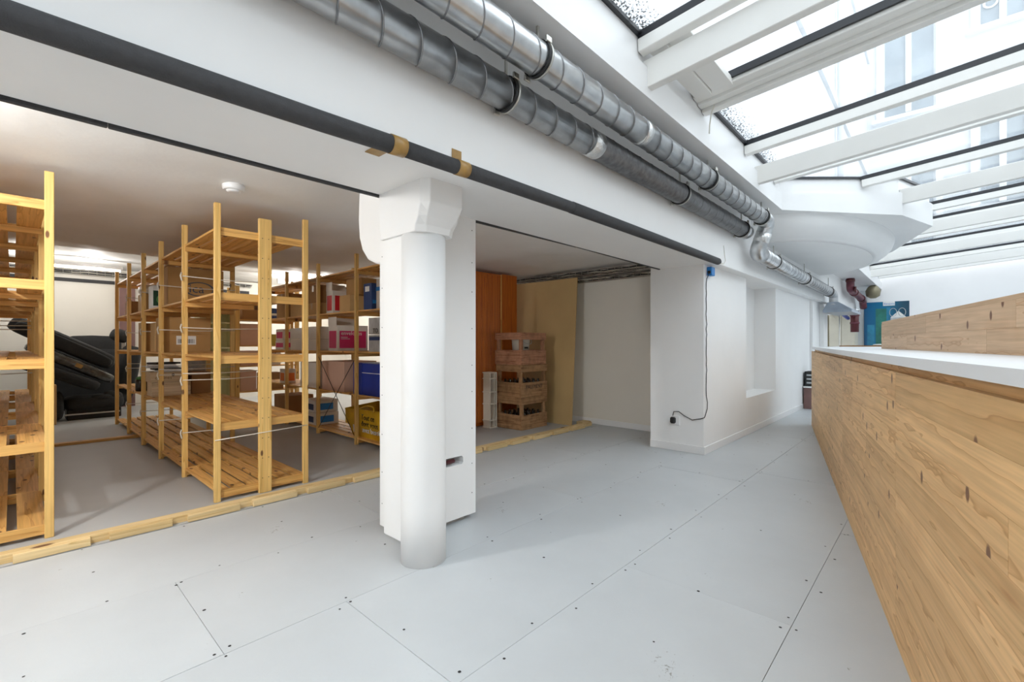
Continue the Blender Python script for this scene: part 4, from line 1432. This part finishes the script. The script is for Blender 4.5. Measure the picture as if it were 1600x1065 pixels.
CR = [(5.02, 4.46, 0.0, 0.02, 'oldwood', 'lowest weathered wooden bottle crate of the stack'),
      (5.02, 4.46, 0.450, -0.01, 'oldwood', 'middle weathered wooden bottle crate of the stack, with stencilled side'),
      (5.00, 4.46, 0.900, 0.04, 'oldwood_red', 'topmost reddish wooden crate of the stack holding a bucket')]
for k, c in enumerate(CR):
    t = crate(k, *c)
    if k == 1:
        text('PALEMENT', 0.075, (4.83, 4.2125, 0.565), LX, UPV, 'ink', t)
bi = 0
for k in range(2):
    for i in range(5):
        for j in range(4):
            px, py = 4.83 + i * 0.095, 4.31 + j * 0.10
            z0 = 0.016 + k * 0.45
            bt = lathe('bottle', [(0.036, 0.0), (0.038, 0.01), (0.038, 0.11), (0.030, 0.145), (0.015, 0.175), (0.014, 0.210), (0.016, 0.222)], (px, py, z0), 'bottle', None, 14)
            tag(bt, ('dark glass bottle standing in the lowest crate', 'dark glass bottle standing in the middle crate')[k], 'bottle', ('bottles in the lowest crate', 'bottles in the middle crate')[k])
bk = thing('bucket', (4.93, 4.40, 0.918), 'white plastic bucket with a small label inside the topmost crate', 'bucket')
lathe('bucket_body', [(0.105, 0.0), (0.135, 0.40), (0.142, 0.405), (0.142, 0.43), (0.135, 0.43)], (4.93, 4.40, 0.918), 'plastic_w', bk, 28)
box('label', (4.88, 4.278, 1.125), (4.95, 4.285, 1.15), 'ink', bk)
tube('bucket_handle', bend([(4.80, 4.33, 1.31), (4.84, 4.245, 1.20), (5.0, 4.245, 1.18), (5.06, 4.33, 1.31)], 0.07, 5), 0.004, 'steel', bk, 6)
pc = thing('plastic_crate', (4.66, 4.72, 0), 'ivory plastic crate standing on end beside the bottle crates', 'crate')
box('crate_base', (4.575, 4.66, 0), (4.585, 4.80, 0.79), 'plastic_w', pc)
for z in (0.0, 0.10, 0.33, 0.50, 0.69, 0.775):
    box('rib', (4.56, 4.655, z), (4.70, 4.80, z + 0.015), 'plastic_w', pc)
box('side_wall', (4.655, 4.655, 0), (4.665, 4.80, 0.79), 'plastic_w', pc)
box('rim', (4.69, 4.65, 0), (4.705, 4.80, 0.79), 'plastic_w', pc, 0.002)

# ================================================================ SMALL THINGS ON THE WHITE WALL
jb = thing('junction_box', (5.19, YW, 1.95), 'small bright blue junction box high on the white wall corner', 'junction box')
box('box_body', (5.135, YW - 0.055, 1.935), (5.235, YW, 2.03), 'skyblue', jb, 0.006)
box('cable_gland', (5.115, YW - 0.045, 1.955), (5.137, YW - 0.015, 1.985), 'rubber', jb, 0.004)
pts = [(5.118, YW - 0.03, 1.97), (5.10, YW - 0.03, 1.93)]
z = 1.90
s = 1
while z > 0.62:
    pts.append((5.095 + 0.012 * s, YW - 0.012, z))
    s = random.uniform(-1, 1)
    z -= 0.055
pts += [(5.13, YW - 0.010, 0.56), (5.12, YW - 0.012, 0.49), (5.062, YW - 0.012, 0.42), (5.038, YW - 0.012, 0.402), (5.038, YW + 0.03, 0.385), (5.042, YW + 0.12, 0.362), (5.042, YW + 0.21, 0.40), (5.042, YW + 0.27, 0.44), (5.035, YW + 0.325, 0.435), (5.02, YW + 0.33, 0.39)]
tag(tube('power_cable', pts, 0.0045, 'blackcable', None, 8), 'thin black power cable running down the white wall corner to a socket', 'cable')
sk = thing('wall_socket', (5.05, 2.19, 0.33), 'white wall socket with a black plug on the pier end', 'socket')
box('socket_plate', (5.038, 2.13, 0.285), (5.05, 2.225, 0.39), 'gloss', sk, 0.004)
box('plug', (5.0, 2.168, 0.305), (5.038, 2.228, 0.375), 'blackcable', sk, 0.012)
tag(tube('thin_wire', [(5.30, YB0 - .004, 2.27), (5.33, YB0 - .004, 2.17), (5.36, YB0 - .004, 2.11), (5.30, YB0 - .004, 2.07), (5.15, YB0 - .004, 2.06)], 0.003, 'string', None, 6), 'thin white wire hanging on the beam beyond the lagged pipe end', 'wire')
sd = thing('smoke_detector', (1.06, 3.72, 2.27), 'round white smoke detector on the storeroom ceiling', 'smoke detector')
lathe('base', [(0.062, 0.0), (0.07, 0.012), (0.07, 0.05)], (1.06, 3.66, 2.275), 'gloss', sd, 28)
lathe('sensor_head', [(0.03, 0.0), (0.045, 0.008), (0.05, 0.02)], (1.06, 3.66, 2.262), 'gloss', sd, 24)

# ================================================================ COUNTER
TH = math.atan2(1.389 - 0.076, 7.954 - 2.161)
cd = Vector((math.cos(TH), math.sin(TH), 0))     # towards the far end
cn = Vector((-math.sin(TH), math.cos(TH), 0))    # towards the room
CE = Vector((7.954, 1.389, 0))
LEN = 8.9


def cpt(s, off, z):
    p = CE - cd * s + cn * off
    return Vector((p.x, p.y, z))


ct = thing('reception_counter', CE - cd * 4, 'long reception counter faced in knotty spruce boards with a white worktop', 'counter')
rows, bh = 9, 0.1205
pseam = [0.0, 1.92, 3.85, 5.68, 7.55, LEN]
for i in range(rows):
    for s0, s1 in zip(pseam, pseam[1:]):
        cuts = [s0] + ([random.uniform(s0 + .35, s1 - .35)] if random.random() < 0.55 else []) + [s1]
        for a, b in zip(cuts, cuts[1:]):
            g = 0.0007
            bar('front_board', cpt(b - g, -0.011, bh * (i + .5)), cpt(a + g, -0.011, bh * (i + .5)), 0.022, bh - 0.0006, 'spruce', ct)
for i in range(rows):
    bar('end_board', cpt(0.011, -0.024, bh * (i + .5)), cpt(0.011, -0.60, bh * (i + .5)), 0.022, bh - 0.0006, 'spruce', ct)
bar('carcass', cpt(LEN, -0.31, 0.54), cpt(0.03, -0.31, 0.54), 0.56, 1.08, 'spruce2', ct)
bar('recess_strip', cpt(LEN, -0.055, 1.10), cpt(0.03, -0.055, 1.10), 0.03, 0.05, 'spruce', ct)
ns = 30
top = [cpt(LEN * i / ns, 0.004 + 0.030 * math.sin(math.pi * min(1, i / ns * 1.1)), 0) for i in range(ns + 1)]
poly = [(p.x, p.y) for p in top] + [(cpt(LEN, -0.80, 0).x, cpt(LEN, -0.80, 0).y), (cpt(-0.0, -0.80, 0).x, cpt(0, -0.80, 0).y)]
prism('worktop', poly[::-1], 1.118, 1.152, 'slab', ct)

lg = thing('raised_ledge', cpt(5.5, -0.55, 1.152), 'raised box ledge of pale knotty boards standing on the white worktop', 'ledge')
s0 = 2.72
for i in range(2):
    ss = [s0, 3.7 + 0.5 * i, 5.2 + 0.3 * i, 6.6, LEN]
    for a, b in zip(ss, ss[1:]):
        bar('ledge_board', cpt(b - .0007, -0.411, 1.152 + 0.055 + i * .11), cpt(a + .0007, -0.411, 1.152 + .055 + i * .11), 0.022, 0.1095, 'spruce2', lg)
for i in range(3):
    bar('top_board', cpt(LEN, -0.452 - i * 0.10, 1.383), cpt(s0, -0.452 - i * .10, 1.383), 0.099, 0.022, 'spruce2', lg)
for i in range(2):
    bar('end_board', cpt(s0 + .011, -0.424, 1.207 + i * .11), cpt(s0 + .011, -0.70, 1.207 + i * .11), 0.022, 0.1095, 'spruce2', lg)

# ================================================================ FAR END OF THE ROOM
mc = thing('low_cabinet', (9.6, 1.6, 0), 'low maroon cabinet with a pale top between the white wall and the counter', 'cabinet')
box('cabinet_body', (9.88, 1.36, 0), (10.53, 1.85, 0.385), 'maroon', mc, 0.004)
box('cabinet_top', (9.86, 1.345, 0.385), (10.545, 1.852, 0.41), 'gloss', mc, 0.003)
ap = thing('black_appliance', (10.3, 1.6, 0.41), 'small black appliance standing on the low maroon cabinet', 'appliance')
box('appliance_body', (9.92, 1.42, 0.41), (10.25, 1.845, 0.68), 'rubber', ap, 0.01)
for k in range(3):
    box('vent_slot', (9.917, 1.47, 0.46 + k * .07), (9.92, 1.81, 0.49 + k * .07), 'silver', ap)
tbl = thing('work_table', (12.6, 1.0, 0), 'white-edged table with a brown top behind the counter end', 'table')
box('table_top', (11.6, 0.30, 1.085), (13.2, 1.65, 1.13), 'gloss', tbl, 0.003)
box('top_inlay', (11.7, 0.36, 1.13), (13.1, 1.55, 1.15), 'card_d', tbl)
for (px, py) in ((11.68, .36), (11.68, 1.58), (13.1, .36), (13.1, 1.58)):
    bar('leg', (px, py, 0), (px, py, 1.085), 0.05, 0.05, 'gloss', tbl, up=(0, 1, 0))
tag(pillow('paper_heap', (12.3, 0.75, 1.165), (0.35, 0.30, 0.022), 'paper', None, None, 0.7), 'crumpled white sheet lying on the brown table top', 'sheet')
hood = thing('extract_hood', (11.4, 1.62, 1.9), 'blue-grey metal hood under the far end of the small duct', 'hood')
hv = []
for (hx_, hy_, hz) in ((0.09, 0.09, 2.03), (0.72, 0.24, 1.88), (0.72, 0.24, 1.83)):
    for sx, sy in ((-1, -1), (1, -1), (1, 1), (-1, 1)):
        hv.append((12.05 + sx * hx_ - (0.70 if hz > 2 else 0), 1.54 + sy * hy_ + (0.06 if hz > 2 else 0), hz))
hf = [(3, 2, 1, 0)[::-1], (8, 9, 10, 11)[::-1]] + [(4 * r + i, 4 * r + (i + 1) % 4, 4 * r + 4 + (i + 1) % 4, 4 * r + 4 + i)[::-1] for r in range(2) for i in range(4)]
mesh_obj('hood_body', hv, hf, 'greyhood', hood)
tube('flue', bend([(12.3, 1.62, 1.93), (13.2, 1.60, 1.92), (15.3, 1.66, 1.98)], 0.3, 6), 0.035, 'galv_d', hood, 10)
# dark red drain pipes
rp1 = thing('drain_pipe', (14, 1.65, 2.3), 'dusty dark red drain pipe with collars under the far soffit', 'pipe')
tube('pipe_run', bend([(13.9, 1.62, 2.78), (13.9, 1.62, 2.52), (16.3, 1.62, 2.43), (16.5, 1.62, 2.22)], 0.18, 6), 0.085, 'pipe_pink', rp1, 18)
for p, q in (((13.9, 1.62, 2.70), (13.9, 1.62, 2.76)), ((14.5, 1.62, 2.497), (14.7, 1.62, 2.49)), ((15.9, 1.62, 2.445), (16.05, 1.62, 2.44))):
    tube('collar', [p, q], 0.097, 'pipe_red', rp1, 18)
tube('cap', [(13.9, 1.53, 2.50), (13.9, 1.50, 2.50)], 0.075, 'pipe_red', rp1, 18)
rp2 = thing('drain_pipe', (15, 1.7, 1.5), 'short upright dark red drain pipe with pale collars beside the passage', 'pipe')
tube('pipe_run', [(15.4, 1.70, 2.10), (15.4, 1.70, 1.50)], 0.095, 'pipe_red', rp2, 18)
for z in (1.72, 1.93, 2.06):
    tube('collar', [(15.4, 1.70, z), (15.4, 1.70, z + 0.05)], 0.108, 'pipe_pink' if z < 2 else 'galv', rp2, 18)
va = thing('pipe_valve', (17.0, 1.3, 2.5), 'dull brass valve body hanging under the far soffit', 'valve')
lathe('valve_body', [(0.06, 0), (0.15, 0.06), (0.17, 0.2), (0.12, 0.3), (0.05, 0.36)], (16.0, 1.36, 2.43), 'brass', va, 18)
tube('valve_pipe', [(16.0, 1.36, 2.79), (16.0, 1.36, 2.68), (17.4, 1.32, 2.74)], 0.03, 'pipe_red', va, 10)
# passage: shelf frame, cream doors, blue cable bundle
pd = thing('passage_cupboard', (16.9, 2.1, 0), 'cream cupboard doors in the passage behind the counter', 'cupboard')
for k in range(2):
    box('door', (16.58, 1.84 + k * 0.31, 0.05), (16.62, 2.14 + k * 0.31, 2.02), 'beige', pd, 0.004)
box('cupboard_body', (16.62, 1.83, 0), (17.3, 2.47, 2.04), 'beige', pd)
box('side_board', (16.55, 2.48, 0), (17.3, 2.56, 2.04), 'olive', pd)
tag(tube('blue_cable_bundle', bend([(13.0, 1.86, 2.11), (13.4, 1.84, 2.03), (15.0, 1.80, 1.86)], 0.3, 6), 0.045, 'blue', None, 10), 'blue cable bundle hanging in front of the cream cupboard', 'cable')
rack = thing('wire_rack', (12.3, 2.2, 0), 'thin steel rack frame at the passage mouth', 'rack')
for z in (1.08, 1.90):
    tube('rail', [(12.15, 1.92, z), (14.5, 1.92, z)], 0.012, 'steel', rack, 8)
for px in (12.15, 14.5):
    tube('upright', [(px, 1.92, 0), (px, 1.92, 1.95)], 0.014, 'steel', rack, 8)
# poster on the end wall
ps = thing('poster', (17.5, 1.1, 0.9), 'tall blue poster with green and white shapes on the end wall', 'poster')
M['poster'] = None


def poster_mat():
    m, nt, p = new_mat('poster_print')
    L = nt.links
    tc = N(nt, 'ShaderNodeTexCoord')
    sp = N(nt, 'ShaderNodeSeparateXYZ')
    L.new(tc.outputs['Object'], sp.inputs[0])
    mr = N(nt, 'ShaderNodeMapRange')
    mr.inputs['From Min'].default_value = 0.4
    mr.inputs['From Max'].default_value = 1.8
    L.new(sp.outputs[1], mr.inputs[0])
    r = ramp(nt, [(0.0, (0.01, 0.03, 0.06)), (0.3, (0.01, 0.07, 0.12)), (0.6, (0.0, 0.16, 0.30)), (0.85, (0.0, 0.12, 0.28)), (1.0, (0.005, 0.05, 0.13))])
    L.new(mr.outputs[0], r.inputs[0])
    L.new(r.outputs[0], p.inputs['Base Color'])
    p.inputs['Roughness'].default_value = 0.35
    return m


M['poster'] = poster_mat()


def slabY(name, y0, y1, z0, z1, off, th, mat, parent):
    q = [Vector((end_x(y) - 0.03 - off, y, z)) for y, z in ((y0, z0), (y1, z0), (y1, z1), (y0, z1))]
    b_ = [p + Vector((th, 0, 0)) for p in q]
    return mesh_obj(name, q + b_, [(0, 1, 2, 3), (7, 6, 5, 4), (0, 4, 5, 1), (1, 5, 6, 2), (2, 6, 7, 3), (3, 7, 4, 0)], mat, parent)


slabY('poster_sheet', 0.66, 1.70, 0.70, 2.42, 0.012, 0.012, 'poster', ps)
slabY('green_shape', 1.17, 1.42, 1.10, 2.22, 0.016, 0.004, 'teal', ps)
slabY('teal_shape', 1.08, 1.17, 1.10, 2.25, 0.016, 0.004, 'cyan', ps)
slabY('label', 0.98, 1.25, 2.30, 2.42, 0.018, 0.006, 'paper', ps)
slabY('white_shape', 0.72, 1.08, 1.60, 1.95, 0.016, 0.004, 'silver', ps)
for yy in (0.82, 1.02):
    pts = [(end_x(yy) - 0.05, yy + 0.08 * math.cos(a), 2.10 + 0.12 * math.sin(a)) for a in [k * math.pi / 10 for k in range(21)]]
    tube('ring_shape', pts, 0.008, 'silver', ps, 6, False)
mesh_obj('white_shape', [(end_x(.72) - .048, .72, 1.95), (end_x(.90) - .048, .90, 2.14), (end_x(1.08) - .048, 1.08, 1.95), (end_x(.72) - .044, .72, 1.95), (end_x(.90) - .044, .90, 2.14), (end_x(1.08) - .044, 1.08, 1.95)], [(2, 1, 0), (3, 4, 5), (0, 1, 4, 3), (1, 2, 5, 4), (2, 0, 3, 5)], 'paper', ps)
slabY('blue_shape', 1.45, 1.62, 0.9, 1.75, 0.016, 0.004, 'cyan', ps)
rt = Vector((SKX, -1, 0)).normalized()
text('filmavis', 0.085, (end_x(1.235) - 0.051, 1.235, 2.33), rt, UPV, 'skyblue', ps)

struct(box('ground', (-30, -40, -0.5), (-3.4, 40, -0.15), 'pave'))
tag(bd, 'white round vent disc in an upper window pane of the house front', 'vent')
